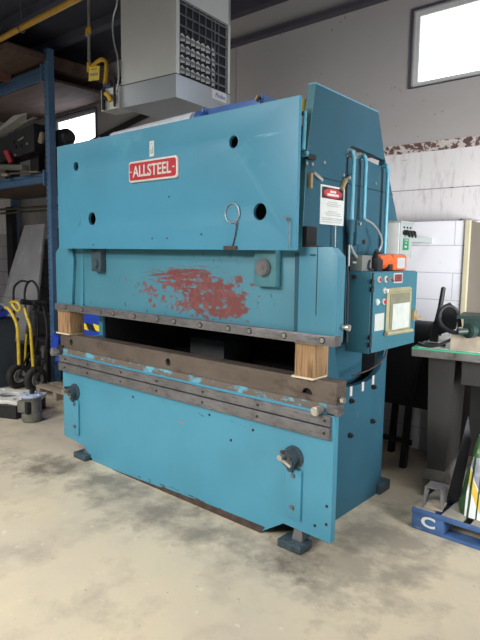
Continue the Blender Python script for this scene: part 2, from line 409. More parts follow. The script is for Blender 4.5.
# bed rails with their bolts
def bolts(parent, pos, y, z, r, m1='bright_steel', hole=True):
    for x in pos:
        b = B().cyl((x, y+.006, z), (x, y-.004, z), r, seg=16)
        o = obj('bolt', b, m1, parent)
RX = [-3.93, -3.619, -3.21, -2.82, -2.388, -1.951, -1.506]
r1 = obj('upper_rail', B().box(XL-.005, -1.478, 2.408, 2.432, .735, .787, .002), 'steel', PR)
r2 = obj('lower_rail', B().box(XL-.005, -1.478, 2.404, 2.432, .664, .727, .002), 'steel', PR)
bolts(r1, RX, 2.408, .762, .007, 'dark'); bolts(r2, RX, 2.404, .697, .007, 'dark')
obj('bed_lip', B().box(XL+.02, -1.475, 2.436, 2.49, .787, .84), 'lip', PR)
# bottom die with three lifting holes
die = plate([[(-4.05, .835), (-1.475, .835), (-1.468, .845), (-1.468, .955), (-4.05, .955)], circle(-3.90, .897, .026), circle(-2.751, .893, .027), [(-1.645+.036*math.cos(t*PI/12), .870+.036*math.sin(t*PI/12)) for t in range(13)]], .10, 'front', 2.495, .002)
dieo = obj('bottom_die', die, 'die', PR)
obj('die_groove', B().box(-3.99, -1.475, 2.475, 2.515, .9545, .9565), 'dark', dieo)
for x, z in ((-3.90, .897), (-2.751, .893), (-1.645, .885)):
    obj('hole_lining', B().cyl((x, 2.47, z), (x, 2.50, z), .04), 'void', dieo)
# clamp screws at the ends
for x, z in ((-1.545, .812), (-4.06, .80)):
    k = obj('clamp_screw', B().cyl((x, 2.43, z), (x, 2.365, z), .024, seg=24, bev=.004), 'bright_steel', PR)
    obj('screw_shank', B().cyl((x, 2.45, z), (x, 2.40, z), .016), 'steel', k)
eb = obj('end_block', B().box(-1.515, -1.448, 2.43, 2.50, .785, .845, .004), 'steel', PR)
obj('bolt', B().cyl((-1.45, 2.47, .87), (-1.43, 2.47, .87), .016, seg=6), 'bright_steel', eb)
obj('end_block', B().box(-4.08, -4.0, 2.43, 2.50, .775, .86, .006), 'dark', PR)
# crank lugs with their cover strips
def lug(x, xs0, xs1):
    st = obj('cover_strip', B().box(xs0, xs1, 2.415, 2.43, .168, .45, .003), 'bed', PR)
    obj('bolt', B().cyl(((xs0+xs1)/2, 2.415, .235), ((xs0+xs1)/2, 2.403, .235), .013, seg=6), 'steel', st)
    obj('bolt', B().cyl(((xs0+xs1)/2, 2.415, .415), ((xs0+xs1)/2, 2.405, .415), .012, seg=6), 'steel', st)
    L = obj('crank_lug', B().cyl((x+.008, 2.43, .515), (x+.008, 2.418, .515), .062, seg=30).cyl((x, 2.43, .515), (x, 2.37, .515), .047, seg=28, bev=.006).hull([(x-.03, 2.43, .48), (x+.03, 2.43, .48), (x+.012, 2.43, .43), (x-.012, 2.43, .43), (x-.03, 2.39, .48), (x+.03, 2.39, .48), (x+.012, 2.40, .435), (x-.012, 2.40, .435)]), 'leveller', PR)
    obj('crank_pin', B().cyl((x-.022, 2.37, .525), (x-.022, 2.335, .525), .016).obox((x+.004, 2.36, .500), (.075, .02, .018), (0, .4, 0), .003), 'bright_steel', L)
    for dx, dz in ((-.025, .552), (.026, .527), (.024, .49)):
        obj('bolt', B().cyl((x+dx, 2.37, dz), (x+dx, 2.355, dz), .010, seg=6), 'rust_edge', L)
lug(-1.715, -1.752, -1.648); lug(-3.835, -3.868, -3.772)
# small plugs on the bed
for x, z in ((-2.17, .50), (-2.0, .60), (-1.49, .30), (-1.49, .20), (-1.56, .17), (-2.35, .62), (-3.1, .60)):
    obj('plug', B().cyl((x, 2.432, z), (x, 2.427, z), .008, seg=12), 'dark', bedp)
# ram
ram = obj('ram', B().prism([(-4.05, 1.165), (-1.47, 1.165), (-1.47, 1.60), (-1.515, 1.645), (-4.0, 1.645), (-4.05, 1.60)], 'Y', 2.445, 2.50, .002), 'ram', PR)
obj('ram_end_plate', B().prism([(-1.70, 1.20), (-1.467, 1.20), (-1.467, 1.602), (-1.512, 1.648), (-1.70, 1.648)], 'Y', 2.42, 2.446, .002), 'press', ram)
obj('ram_end_plate', B().prism([(-4.053, 1.20), (-3.84, 1.20), (-3.80, 1.55), (-3.83, 1.648), (-4.0, 1.648), (-4.053, 1.60)], 'Y', 2.42, 2.446, .002), 'press', ram)
obj('edge_seam', B().box(-1.589, -1.585, 2.4185, 2.421, 1.30, 1.645), 'dark', ram)
obj('edge_clip', B().box(-1.665, -1.585, 2.414, 2.42, 1.650, 1.656).box(-1.63, -1.60, 2.412, 2.42, 1.605, 1.611), 'dark', ram)
rail = obj('ram_rail', B().box(-4.056, -1.46, 2.402, 2.47, 1.15, 1.203, .002), 'steel', PR)
for x in [-3.9, -3.669, -3.439, -3.282, -3.046, -2.806, -2.642, -2.408, -2.177, -2.017, -1.772, -1.532]:
    o = obj('bolt', B().cyl((x, 2.404, 1.177), (x, 2.394, 1.177), .0125, seg=16, bev=.002), 'bright_steel', rail)
    obj('bolt_recess', B().cyl((x, 2.4035, 1.177), (x, 2.4005, 1.177), .018, seg=16), 'dark', o)
obj('side_pin', B().cyl((-1.47, 2.475, 1.245), (-1.435, 2.475, 1.245), .012).cyl((-1.435, 2.475, 1.245), (-1.42, 2.475, 1.245), .017), 'bright_steel', ram)
# pads with round caps on the ram
for x0, x1, z0, xc, mm in ((-1.985, -1.835, 1.434, -1.915, 'frame_edge'), (-3.53, -3.42, 1.47, -3.475, 'leveller')):
    p = obj('ram_pad', B().box(x0, x1, 2.395, 2.446, z0, 1.70, .004), mm, PR)
    if mm == 'frame_edge': obj('pad_cap', B().cyl((xc, 2.396, 1.538), (xc, 2.372, 1.538), .047, seg=32, bev=.006).cyl((xc, 2.373, 1.538), (xc, 2.368, 1.538), .014), 'steel', p)
    else: obj('pad_cap', B().cyl((xc, 2.396, 1.525), (xc, 2.383, 1.525), .033, seg=32, bev=.005), 'leveller', p)
# front cover
cov = plate([[(-3.868, 1.636), (-1.668, 1.631), (-1.668, 2.385), (-3.868, 2.385)],
             circle(-3.62, 2.222, .033), circle(-3.432, 1.844, .046), circle(-2.098, 2.214, .034), circle(-1.905, 1.832, .046),
             circle(-3.38, 2.392, .03)][:5], .022, 'front', 2.351, .001)
cover = obj('front_cover', cov, 'cover', PR)
for x, z, r in ((-3.62, 2.222, .033), (-3.432, 1.844, .046), (-2.098, 2.214, .034), (-1.905, 1.832, .046)):
    obj('hole_rim', B().ring((x, 2.341, z), (0, 1, 0), r+.002, .003), 'cover', cover)
obj('mount_or_shade_block', B().box(-1.95, -1.75, 2.362, 2.40, 1.95, 2.05), 'void', cover)
obj('mount_or_shade_block', B().box(-3.80, -3.55, 2.362, 2.40, 1.70, 1.78), 'void', cover)
obj('mount_or_shade_block', B().box(-3.70, -3.50, 2.37, 2.42, 2.12, 2.32), 'void', cover)  # dark plate added behind the hole so it shows as shade
obj('inner_bracket', B().box(-3.75, -1.75, 2.37, 2.41, 2.30, 2.34), 'dark', cover)
obj('pressed_disc', B().cyl((-3.62, 2.341, 1.842), (-3.62, 2.337, 1.842), .042, seg=30).ring((-3.62, 2.339, 1.842), (0, 1, 0), .045, .003), 'cover', cover)
rg = obj('wire_ring', B().ring((-2.096, 2.333, 1.832), (.05, 1, 0), .053, .0035, 36), 'flex', cover)
obj('wire_tail', B().tube([(-2.07, 2.334, 1.785), (-2.062, 2.332, 1.76), (-2.075, 2.334, 1.70), (-2.095, 2.336, 1.645)], .003, 6), 'rust_edge', cover)
obj('wire_knob', B().cyl((-2.065, 2.34, 1.78), (-2.065, 2.325, 1.78), .009), 'bright_steel', cover)
obj('tab', B().box(-2.155, -2.06, 2.328, 2.34, 1.632, 1.652), 'rust_edge', cover)
obj('edge_hook', B().cyl((-1.72, 2.34, 1.79), (-1.72, 2.32, 1.79), .009).tube([(-1.72, 2.325, 1.79), (-1.70, 2.32, 1.785), (-1.70, 2.325, 1.64)], .0022, 6), 'steel', cover)
for x, z in ((-2.78, 1.70), (-2.64, 1.70), (-2.62, 1.95), (-2.34, 1.72), (-3.42, 1.662)):
    obj('screw', B().cyl((x, 2.341, z), (x, 2.337, z), .006, seg=10), 'rust_edge', cover)
# nameplate
npl = obj('nameplate', plate([rrect(-2.990, -2.533, 2.060, 2.186, .02)], .016, 'front', 2.333, .003), 'cast_alu', PR, label='red cast nameplate with a pale raised rim')
obj('nameplate_field', plate([rrect(-2.980, -2.543, 2.070, 2.176, .014)], .004, 'front', 2.3235), 'red', npl)
obj('lettering', text('ALLSTEEL', .09, 'front', 2.321, -2.762, 2.123, .003, .365, .072, offset=.0018), 'cast_alu', npl)
obj('dash', B().box(-2.974, -2.956, 2.318, 2.323, 2.120, 2.127).box(-2.568, -2.550, 2.318, 2.323, 2.120, 2.127), 'cast_alu', npl)
tg = obj('sticker', B().box(-2.800, -2.758, 2.3375, 2.3405, 2.205, 2.300), 'white', PR)
obj('sticker_mark', B().ring((-2.778, 2.337, 2.235), (0, 1, 0), .011, .003).box(-2.77, -2.765, 2.335, 2.338, 2.235, 2.26).cyl((-2.779, 2.338, 2.283), (-2.779, 2.336, 2.283), .005), 'ink', tg)

# side frames
side_out = [(2.475, .0), (3.36, .0), (3.44, .02), (3.45, .95), (3.45, 1.35), (3.37, 1.50), (3.37, 1.835), (3.515, 1.845), (3.49, 1.90), (3.442, 1.98), (3.37, 2.12), (3.30, 2.224), (3.198, 2.472), (2.512, 2.484), (2.447, 2.10), (2.425, 1.62), (2.43, 1.20), (2.70, 1.18), (2.71, .96), (2.475, .955)]
shade_cutout = [(2.775, 1.20), (2.79, 1.07), (2.82, .93), (2.86, .845), (2.95, .815), (3.08, .808), (3.20, .812), (3.28, .83), (3.36, .87), (3.40, .93), (3.41, 1.20)]  # cutout shaped like the shade under the cabinet
opening = [(2.845, 2.162), (2.845, 2.202), (2.905, 2.234), (3.0, 2.228), (3.14, 2.219), (3.23, 2.21), (3.308, 2.207), (3.298, 2.163), (3.19, 2.166), (3.067, 2.176), (2.95, 2.165)]
sf = obj('side_frame', plate([side_out, shade_cutout, opening], .04, 'side', -1.71, .001), 'side', PR)
obj('frame_front_edge', B().prism([(2.425, 1.62), (2.447, 2.10), (2.512, 2.484), (2.507, 2.484), (2.442, 2.10), (2.42, 1.62)], 'X', -1.732, -1.688), 'frame_edge', sf)
obj('frame_top_edge', B().prism([(2.507, 2.484), (3.2, 2.472), (3.2, 2.478), (2.507, 2.490)], 'X', -1.731, -1.689), 'pipe_blue', sf)
obj('weld_seam', B().prism([(2.58, 2.024), (3.44, 2.008), (3.44, 2.004), (2.58, 2.020)], 'X', -1.691, -1.6885).box(-1.691, -1.6885, 2.857, 2.862, 1.60, 2.17).box(-1.691, -1.6885, 3.005, 3.010, 1.62, 2.16).box(-1.691, -1.6885, 3.285, 3.290, 1.55, 2.16), 'void', sf)
obj('side_frame', plate([[(2.475, 0), (3.44, 0), (3.50, 1.2), (3.5, 1.9), (3.198, 2.40), (2.47, 2.40), (2.43, 1.2), (2.66, 1.18), (2.67, .96), (2.475, .955)]], .04, 'side', -3.72, .001), 'press', PR)
obj('shade_backing', B().box(-1.83, -1.82, 2.74, 3.35, .78, 1.35), 'side', PR)  # backing added so the cutout shows as dark teal shade
obj('gib_strip', B().box(-1.75, -1.70, 2.60, 2.66, .8, 1.4), 'press', PR)
obj('gib_strip', B().box(-3.74, -3.69, 2.60, 2.66, .8, 1.4), 'press', PR)
obj('rear_panel', B().box(-3.70, -1.73, 3.36, 3.40, .05, 1.75), 'void', PR)
obj('inner_panel', B().box(-3.70, -1.73, 2.95, 3.0, .05, .80), 'void', PR)
obj('inner_shade_plate', B().box(-3.69, -3.68, 2.62, 3.36, .05, 2.1), 'void', PR)  # dark plate added over the left frame's inner face as shade
obj('drive_housing', B().box(-3.12, -2.76, 3.0, 3.3, .5, .97, .01), 'boxdark2', PR)
obj('upper_beam', B().box(-3.70, -1.73, 2.505, 2.60, 1.30, 2.10), 'void', PR)
obj('crown_plate', B().box(-3.70, -1.732, 2.50, 2.95, 2.10, 2.16), 'void', PR)
cy = obj('cylinder', B().cyl((-1.683, 2.405, 2.135), (-1.69, 2.425, 2.33), .012, .010, seg=24), 'pipe_blue', PR)
obj('cylinder_cap', B().cyl((-1.80, 2.56, 2.36), (-1.80, 2.56, 2.43), .045, .03, seg=20), 'yellow_cap', cy)
obj('hydraulic_tank', B().box(-3.69, -1.95, 2.40, 2.90, 2.16, 2.36, .02), 'void', PR)  # coloured black so the cover holes look dark inside
# small things on the side frame
obj('frame_notch', B().box(-1.69, -1.66, 2.425, 2.52, 1.655, 1.755, .004).box(-1.69, -1.672, 2.43, 2.60, 1.640, 1.655), 'void', sf)
obj('knuckle', B().cyl((-1.70, 2.425, 2.118), (-1.665, 2.425, 2.118), .014, bev=.003), 'pipe_blue', sf)
obj('knuckle', B().box(-1.69, -1.665, 2.43, 2.50, 2.095, 2.12), 'dark', sf)
for y, z in ((2.445, 2.075), (2.495, 2.077), (2.81, 2.055), (3.19, 2.05), (2.61, 2.10), (2.46, 1.70)):
    obj('bolt', B().cyl((-1.69, y, z), (-1.682, y, z), .009, seg=10), 'bright_steel', sf)
def catch(y, z, d):
    c = obj('catch', B().obox((-1.676, y, z), (.022, .018, .078), (d*.6, 0, 0), .003), 'brass', sf)
    obj('catch_arm', B().obox((-1.664, y+.055, z+.02*(1-d)+.006), (.006, .09, .018), (-.35 if d == 0 else .35, 0, 0), .002), 'bright_steel', c)
catch(2.468, 1.99, 0); catch(2.80, 2.005, -1)
# warning sign
ws = obj('warning_sign', B().box(-1.69, -1.686, 2.583, 2.828, 1.775, 1.985), 'white', sf)
obj('sign_header', B().box(-1.6865, -1.6852, 2.595, 2.818, 1.915, 1.975), 'black', ws)
obj('sign_oval', plate([[(2.706+.095*math.cos(t*PI/16), 1.945+.026*math.sin(t*PI/16)) for t in range(32)]], .001, 'side', -1.6848), 'red', ws)
bb = B().box(-1.6845, -1.684, 2.675, 2.735, 1.948, 1.960).box(-1.6845, -1.684, 2.648, 2.765, 1.931, 1.943); obj('sign_lettering', bb, 'white', ws)
bb = B()
for z, y0, y1 in ((1.895, 2.66, 2.76), (1.885, 2.64, 2.79), (1.875, 2.65, 2.77), (1.845, 2.66, 2.75), (1.835, 2.63, 2.79), (1.825, 2.64, 2.80), (1.808, 2.60, 2.81), (1.800, 2.60, 2.81), (1.788, 2.60, 2.80)):
    bb.box(-1.6858, -1.6852, y0, y1, z, z+.004)
obj('sign_lines', bb, 'ink', ws)
# conduits
for y0, y, zt, zb in ((2.85, 2.842, 2.190, 1.80), (2.985, 2.98, 2.185, 1.82), (3.28, 3.262, 2.165, 1.53)):
    obj('conduit', B().tube([(-1.70, y0, zt-.01), (-1.665, y0+.003, zt), (-1.652, y, zt-.008), (-1.642, y, zt-.04), (-1.642, y, zt-.10), (-1.642, y, (zt+zb)/2), (-1.642, y, zb)], .0115, 12), 'pipe_blue', PR)
jb = obj('junction_fitting', B().cyl((-1.645, 2.842, 1.81), (-1.645, 2.842, 1.74), .022).box(-1.69, -1.63, 2.885, 2.985, 1.67, 1.81, .008).cyl((-1.645, 2.842, 1.74), (-1.645, 2.842, 1.67), .016), 'side', PR)
obj('bolt', B().cyl((-1.63, 2.96, 1.69), (-1.615, 2.96, 1.69), .012, seg=6), 'rust_edge', jb)
obj('bolt', B().cyl((-1.63, 2.90, 1.79), (-1.615, 2.90, 1.79), .010, seg=6), 'bright_steel', jb)
obj('flexible_conduit', B().tube([(-1.63, 2.975, 1.82), (-1.61, 3.04, 1.79), (-1.60, 3.11, 1.735), (-1.60, 3.13, 1.67), (-1.61, 3.06, 1.605), (-1.63, 2.95, 1.572), (-1.65, 2.88, 1.57)], .007, 10), 'flex', PR)
obj('flexible_conduit', B().tube([(-1.645, 2.842, 1.67), (-1.64, 2.88, 1.62), (-1.63, 2.95, 1.575), (-1.63, 3.02, 1.545)], .008, 10), 'flex', PR)
obj('riser_conduit', B().tube([(-1.668, 2.84, 1.78), (-1.668, 2.85, 1.60), (-1.668, 2.87, 1.45), (-1.668, 2.88, 1.10)], .008, 10, 3), 'dark', PR)
obj('riser_conduit', B().tube([(-1.655, 2.84, 1.78), (-1.650, 2.835, 1.70), (-1.650, 2.84, 1.55)], .007, 10, 3), 'flex', PR)
obj('drooping_cable', B().tube([(-1.70, 3.44, 1.08), (-1.66, 3.38, .97), (-1.68, 3.25, .895), (-1.72, 3.05, .865)], .006, 8), 'rust_edge', PR)
obj('thin_rod', B().cyl((-1.66, 2.70, 1.65), (-1.66, 2.70, 1.77), .005), 'flex', PR)
# lower side bolts and tags
for y, z in ((2.985, .79), (3.13, .795), (3.265, .815)):
    obj('slot_tag', B().box(-1.69, -1.684, y-.012, y+.012, z-.035, z+.025, .001), 'cast_alu', sf)
for y, z in ((2.985, .725), (3.265, .765), (2.985, .508), (3.27, .535)):
    obj('bolt', B().cyl((-1.69, y, z), (-1.672, y, z), .017, seg=6).cyl((-1.672, y, z), (-1.66, y, z), .009), 'dark', sf)
obj('rear_foot', B().box(-1.76, -1.66, 3.38, 3.53, 0, .07, .006), 'leveller', PR)
# levelling feet under the front
for x in (-1.69, -3.71):
    f = obj('levelling_foot', B().box(x-.078, x+.078, 2.375, 2.49, 0, .045, .006), 'leveller', PR)
    obj('levelling_screw', B().hull([(x-.02, 2.43, .045), (x+.05, 2.43, .045), (x+.05, 2.47, .045), (x-.02, 2.47, .045), (x+.0, 2.44, .13), (x+.04, 2.44, .13), (x+.04, 2.47, .13), (x+0, 2.47, .13)]), 'steel', f)
    obj('foot_bracket', B().box(x-.10, x+.10, 2.476, 2.60, .10, .16), 'void', PR)

# control cabinet
cx0, cx1, cyf, cyb, cz0, cz1 = -1.69, -1.536, 2.90, 3.50, 1.045, 1.518
cab = obj('control_cabinet', B().box(cx0, cx1, cyf, cyb, cz0, cz1, .003), 'cabinet', PR)
dr = obj('cabinet_door', B().box(cx1+.001, -1.524, cyf+.012, cyb-.004, cz0+.004, cz1-.004, .003), 'cabinet', cab)
obj('door_gap', B().box(cx1-.002, cx1+.002, cyf+.004, cyf+.014, cz0+.005, cz1-.005), 'void', cab)
for z in (1.44, 1.12):
    obj('hinge', B().cyl((-1.53, 2.905, z-.035), (-1.53, 2.905, z-.008), .011).cyl((-1.53, 2.905, z+.008), (-1.53, 2.905, z+.035), .011), 'dark', cab)
obj('cable_gland', B().cyl((-1.64, 2.90, 1.485), (-1.64, 2.885, 1.485), .014), 'dark', cab)
def button(y, z, cap, r=.019, lng=.02):
    k = obj('push_button', B().cyl((-1.524, y, z), (-1.512, y, z), r, bev=.002), 'btn_white', cab)
    obj('button_cap', B().cyl((-1.512, y, z), (-1.512+lng, y, z), r*.62, bev=.002), cap, k)
button(2.963, 1.474, 'btn_red', .019, .006); button(3.045, 1.474, 'bright_steel', .020, .025); button(3.035, 1.407, 'white', .019, .018)
button(2.95, 1.345, 'white', .019, .006); button(3.032, 1.342, 'btn_red', .019, .010)
obj('selector_lever', B().cyl((-1.492, 3.045, 1.474), (-1.492, 3.085, 1.466), .006), 'black', cab)
cn = obj('cabinet_nameplate', plate([rrect(3.152, 3.272, 1.447, 1.508, .006)], .004, 'side', -1.522), 'ink', cab)
obj('nameplate_field', B().box(-1.520, -1.519, 3.162, 3.262, 1.455, 1.500), 'dull_red', cn)
obj('nameplate_lines', B().box(-1.519, -1.5185, 3.175, 3.25, 1.488, 1.493).box(-1.519, -1.5185, 3.175, 3.25, 1.462, 1.467).box(-1.519, -1.5185, 3.19, 3.235, 1.473, 1.482), 'rust_edge', cn)
obj('paper_label', B().box(-1.5235, -1.5215, 2.935, 3.05, 1.175, 1.275), 'paper', cab)
lk = obj('door_latch', B().box(-1.524, -1.50, 3.43, 3.47, 1.20, 1.265, .004), 'brass', cab)
obj('latch_key', B().box(-1.50, -1.485, 3.435, 3.53, 1.209, 1.222, .003), 'brass', lk)
# document pouch hung on the door
po = thing('document_pouch', (-1.52, 3.24, 1.13), 'yellowed plastic document pouch with a white sheet, taped to the blue cabinet door', 'document holder')
obj('pouch_back', plate([rrect(3.065, 3.405, 1.135, 1.420, .03)], .006, 'side', -1.5185), 'pouch', po)
obj('pouch_window', plate([rrect(3.105, 3.375, 1.17, 1.385, .01)], .003, 'side', -1.514), 'pouch_window', po)
obj('paper_sheet', B().box(-1.5125, -1.511, 3.14, 3.375, 1.165, 1.322), 'paper', po)
obj('pouch_lip', B().cyl((-1.505, 3.05, 1.150), (-1.505, 3.405, 1.142), .013, seg=12), 'pouch', po)
obj('pouch_lip', B().cyl((-1.51, 3.07, 1.405), (-1.51, 3.38, 1.403), .008, seg=12), 'pouch', po)

# things on the cabinet top
o = tag(obj('control_box', B().box(-1.68, -1.60, 2.905, 3.02, 1.5185, 1.612, .004), 'boxdark'), 'small square grey metal box standing on the blue control cabinet', 'box')
dt = thing('power_tool', (-1.61, 3.25, 1.518), 'orange and black portable power tool lying on the blue control cabinet', 'power tool')
obj('motor_housing', B().box(-1.67, -1.56, 3.23, 3.42, 1.518, 1.622, .024), 'orange', dt)
obj('gear_head', B().cyl((-1.61, 3.08, 1.575), (-1.61, 3.25, 1.575), .046, seg=24, bev=.012).obox((-1.60, 3.12, 1.60), (.07, .11, .03), (.1, 0, 0), .01), 'orange', dt)
obj('guard', B().box(-1.66, -1.565, 3.03, 3.10, 1.518, 1.60, .012), 'black', dt)
obj('handle', B().cyl((-1.60, 3.05, 1.59), (-1.57, 3.02, 1.64), .014).box(-1.62, -1.558, 3.17, 3.21, 1.518, 1.56, .004), 'black', dt)
obj('rating_label', B().box(-1.5605, -1.558, 3.27, 3.38, 1.535, 1.60), 'ink', dt)
obj('power_cord', B().tube([(-1.62, 3.04, 1.56), (-1.60, 2.99, 1.58), (-1.59, 2.97, 1.54), (-1.58, 3.0, 1.525)], .007, 8), 'black', dt)

# wood blocks between ram and die
def wblock(x0, x1, y0, y1, z1, label):
    t = thing('wood_block', ((x0+x1)/2, (y0+y1)/2, .957), label, 'wooden block', 'wooden blocks holding up the ram')
    obj('timber', B().box(x0, x1, y0, y1, .966, z1-.008, .006), 'wood', t)
    obj('pad', B().box(x0-.01, x1-.005, y0-.012, y1, .957, .966), 'wood_end', t)
    obj('pad', B().box(x0, x1, y0-.003, y1, z1-.008, z1), 'wood_end', t)
wblock(-1.72, -1.59, 2.43, 2.56, 1.15, 'sawn wooden block on the die near the control cabinet')
wblock(-4.06, -3.885, 2.43, 2.56, 1.15, 'sawn wooden block on the die beside the blue rack post')

# things on top of the press
o = thing('wrapped_roll', (-2.95, 2.62, 2.36), 'long white plastic-wrapped roll lying on top of the press behind its cover', 'roll')
obj('wrapping', B().cyl((-3.52, 2.60, 2.425), (-2.63, 2.60, 2.445), .062, seg=22, bev=.02), 'film', o)
obj('end_cap', B().cyl((-2.63, 2.60, 2.445), (-2.56, 2.60, 2.447), .060, .045, seg=22, bev=.008).cyl((-2.58, 2.59, 2.49), (-2.58, 2.59, 2.515), .012), 'blue_metal', o)
o = thing('blue_tray', (-2.35, 2.70, 2.36), 'open blue metal tray on top of the press near its tall side plate', 'tray')
obj('tray_body', B().box(-2.62, -2.13, 2.62, 2.635, 2.36, 2.515, .004).box(-2.62, -2.13, 2.635, 2.80, 2.36, 2.375).box(-2.145, -2.13, 2.62, 2.80, 2.36, 2.53), 'blue_metal', o)
obj('tray_clip', B().cyl((-2.17, 2.61, 2.50), (-2.15, 2.61, 2.525), .012), 'brass', o)
o = tag(obj('steel_wedge', B().hull([(-4.05, 2.52, 2.36), (-3.62, 2.52, 2.36), (-3.62, 2.70, 2.36), (-4.05, 2.70, 2.36), (-3.78, 2.52, 2.415), (-3.7, 2.60, 2.42), (-3.65, 2.53, 2.37)]), 'blue_metal'), 'pale blue pointed metal wedge on the press corner beside the rack post', 'metal piece')
o = thing('shackle', (-3.50, 2.42, 2.36), 'small grey lifting shackle at the notch in the cover top', 'shackle')
obj('bow', B().ring((-3.46, 2.43, 2.385), (.2, 1, 0), .028, .012), 'pump', o)
obj('pin', B().cyl((-3.46, 2.43, 2.36), (-3.46, 2.46, 2.33), .012), 'pump', o)
o = thing('electric_motor', (-6.2, 3.8, 2.47), 'dark round motor on the rack shelf, sticking out past the blue post', 'motor')
obj('motor_body', B().cyl((-6.30, 3.80, 2.96), (-6.04, 3.80, 2.96), .105, seg=28, bev=.012), 'dark', o)
obj('motor_end', B().cyl((-6.04, 3.80, 2.96), (-5.98, 3.80, 2.955), .10, .07, seg=28, bev=.012), 'black', o)
obj('motor_foot', B().box(-6.40, -6.20, 3.70, 3.90, 2.47, 2.86), 'dark', o)
o = tag(obj('steel_bar', B().hull([(x, y, z+k) for x, z in ((-6.95, 3.03), (-5.2, 3.31)) for y in (4.54, 4.59) for k in (0, .055)]), 'dark'), 'thin dark steel brace running diagonally in front of the bright rack window', 'brace')

# ================================================================= HEATER
a = math.radians(5.5); c0 = Vector((-3.281, 3.0, 2.787)); ux = Vector((math.cos(a), math.sin(a), 0)); uy = Vector((-math.sin(a), math.cos(a), 0)); uz = Vector((0, 0, 1))
def H(u, v, w): return c0 + ux*u + uy*v + uz*w
def hbox(b, u0, u1, v0, v1, w0, w1):
    b.hull([H(u, v, w) for u in (u0, u1) for v in (v0, v1) for w in (w0, w1)]); return b
ht = thing('unit_heater', tuple(H(-.3, .34, 0)), 'large grey ceiling unit heater with louvres, hanging over the press', 'heater')
HB = obj('heater_casing', hbox(hbox(hbox(hbox(B(), -.595, -.03, 0, .68, .175, 1.1), -.03, 0, 0, .04, .175, 1.1), -.03, 0, .65, .68, .175, 1.1), -.03, 0, 0, .68, .73, 1.1), 'galv', ht)
obj('lower_panel', hbox(B(), -.60, .003, -.003, .683, 0, .170), 'heater_low', ht)
obj('casing_seam', hbox(B(), -.601, .004, -.004, .684, .170, .176), 'void', ht)
obj('inner_duct', hbox(B(), -.032, -.028, .04, .65, .18, .73), 'void', HB)
for i in range(7):
    w = .215 + i*.079
    lv = obj('louvre', B().hull([H(-.022, .045, w+.020), H(.004, .045, w-.004), H(-.022, .645, w+.020), H(.004, .645, w-.004), H(-.022, .045, w+.026), H(.004, .045, w+.002), H(-.022, .645, w+.026), H(.004, .645, w+.002)]), 'galv_dark', ht)
for i in range(7):
    v = .08+i*.062
    bb = B()
    for j in range(4):
        w = .20+j*.079; bb.hull([H(-.028, v, w), H(-.012, v+.034, w), H(-.028, v+.006, w), H(-.028, v, w+.05), H(-.012, v+.034, w+.035), H(-.028, v+.006, w+.05), H(-.02, v+.015, w+.06)])
    obj('heat_fin', bb, 'galv', ht)
for v in (.13, .21, .29, .37, .45, .49, .54):
    obj('vertical_vane', hbox(B(), -.026, -.016, v, v+.006, .50 if v < .4 else .18, .73), 'galv_dark', ht)
lg = obj('maker_label', B().hull([H(.003, v, w) for v in (.43, .625) for w in (.09, .165)]+[H(.006, v, w) for v in (.43, .625) for w in (.09, .165)]), 'white', ht)
mx = Matrix(((uy.x, 0, ux.x, 0), (uy.y, 0, ux.y, 0), (0, 1, 0, 0), (0, 0, 0, 1)))
obj('label_lettering', text('Modine', .05, None, None, 0, 0, .0006, .13, .038, .3, mtx=Matrix.Translation(H(.0065, .54, .128)) @ mx), 'machine_blue', lg)
obj('label_small', B().hull([H(.003, v, w) for v in (.51, .61) for w in (.055, .068)]+[H(.005, v, w) for v in (.51, .61) for w in (.055, .068)]), 'boxgrey', ht)
for u in (-.5, -.1):
    for v in (.1, .58):
        p = H(u, v, 1.1); obj('hanger_rod', B().cyl(p, (p.x, p.y, 4.16), .008), 'steel', ht)
gv = obj('gas_valve_box', hbox(B(), -.82, -.60, -.02, .14, .0, .17), 'galv', ht)
obj('valve_fitting', B().cyl(H(-.635, -.04, .01), H(-.635, -.04, .22), .010).cyl(H(-.77, -.04, .00), H(-.77, -.04, .17), .015).cyl(H(-.77, -.04, .09), H(-.70, -.04, .09), .015), 'dark', gv)
obj('valve_elbow', B().tube([H(-.73, -.05, .12), H(-.69, -.06, .10), H(-.66, -.06, .05)], .018, 10), 'hose_yellow', gv)
obj('control_wire', B().tube([H(-.605, -.02, .93), H(-.62, -.02, .80), H(-.66, -.02, .72), H(-.672, -.02, .62), H(-.65, -.02, .50), H(-.615, -.02, .39), H(-.608, -.02, .22), H(-.63, -.03, .12)], .007, 8), 'flex', ht)

# gas pipework
gp = thing('gas_pipe', (-5.5, 3.1, 3.9), 'long yellow gas pipe hung under the dark ceiling', 'pipe')
obj('main_run', B().cyl((-9.5, 3.1, 3.885), (-3.6, 3.1, 3.925), .030, seg=16), 'yellow', gp)
for x in (-5.75, -7.6):
    hg = obj('pipe_hanger', B().ring((x, 3.1, 3.90), (1, 0, 0), .036, .006), 'steel', gp)
    obj('hanger_rod', B().cyl((x, 3.1, 3.935), (x, 3.1, 4.16), .006), 'steel', hg)
dp = thing('gas_drop_pipe', (-4.55, 3.1, 3.3), 'thin steel drop pipe with a yellow connector hose feeding the unit heater', 'pipe')
obj('drop_tube', B().cyl((-4.545, 3.1, 3.92), (-4.552, 3.1, 3.31), .013, seg=12), 'rim', dp)
obj('yellow_valve', B().cyl((-4.547, 3.1, 3.575), (-4.547, 3.1, 3.625), .020).box(-4.575, -4.56, 3.08, 3.12, 3.55, 3.615), 'hose_yellow', dp)
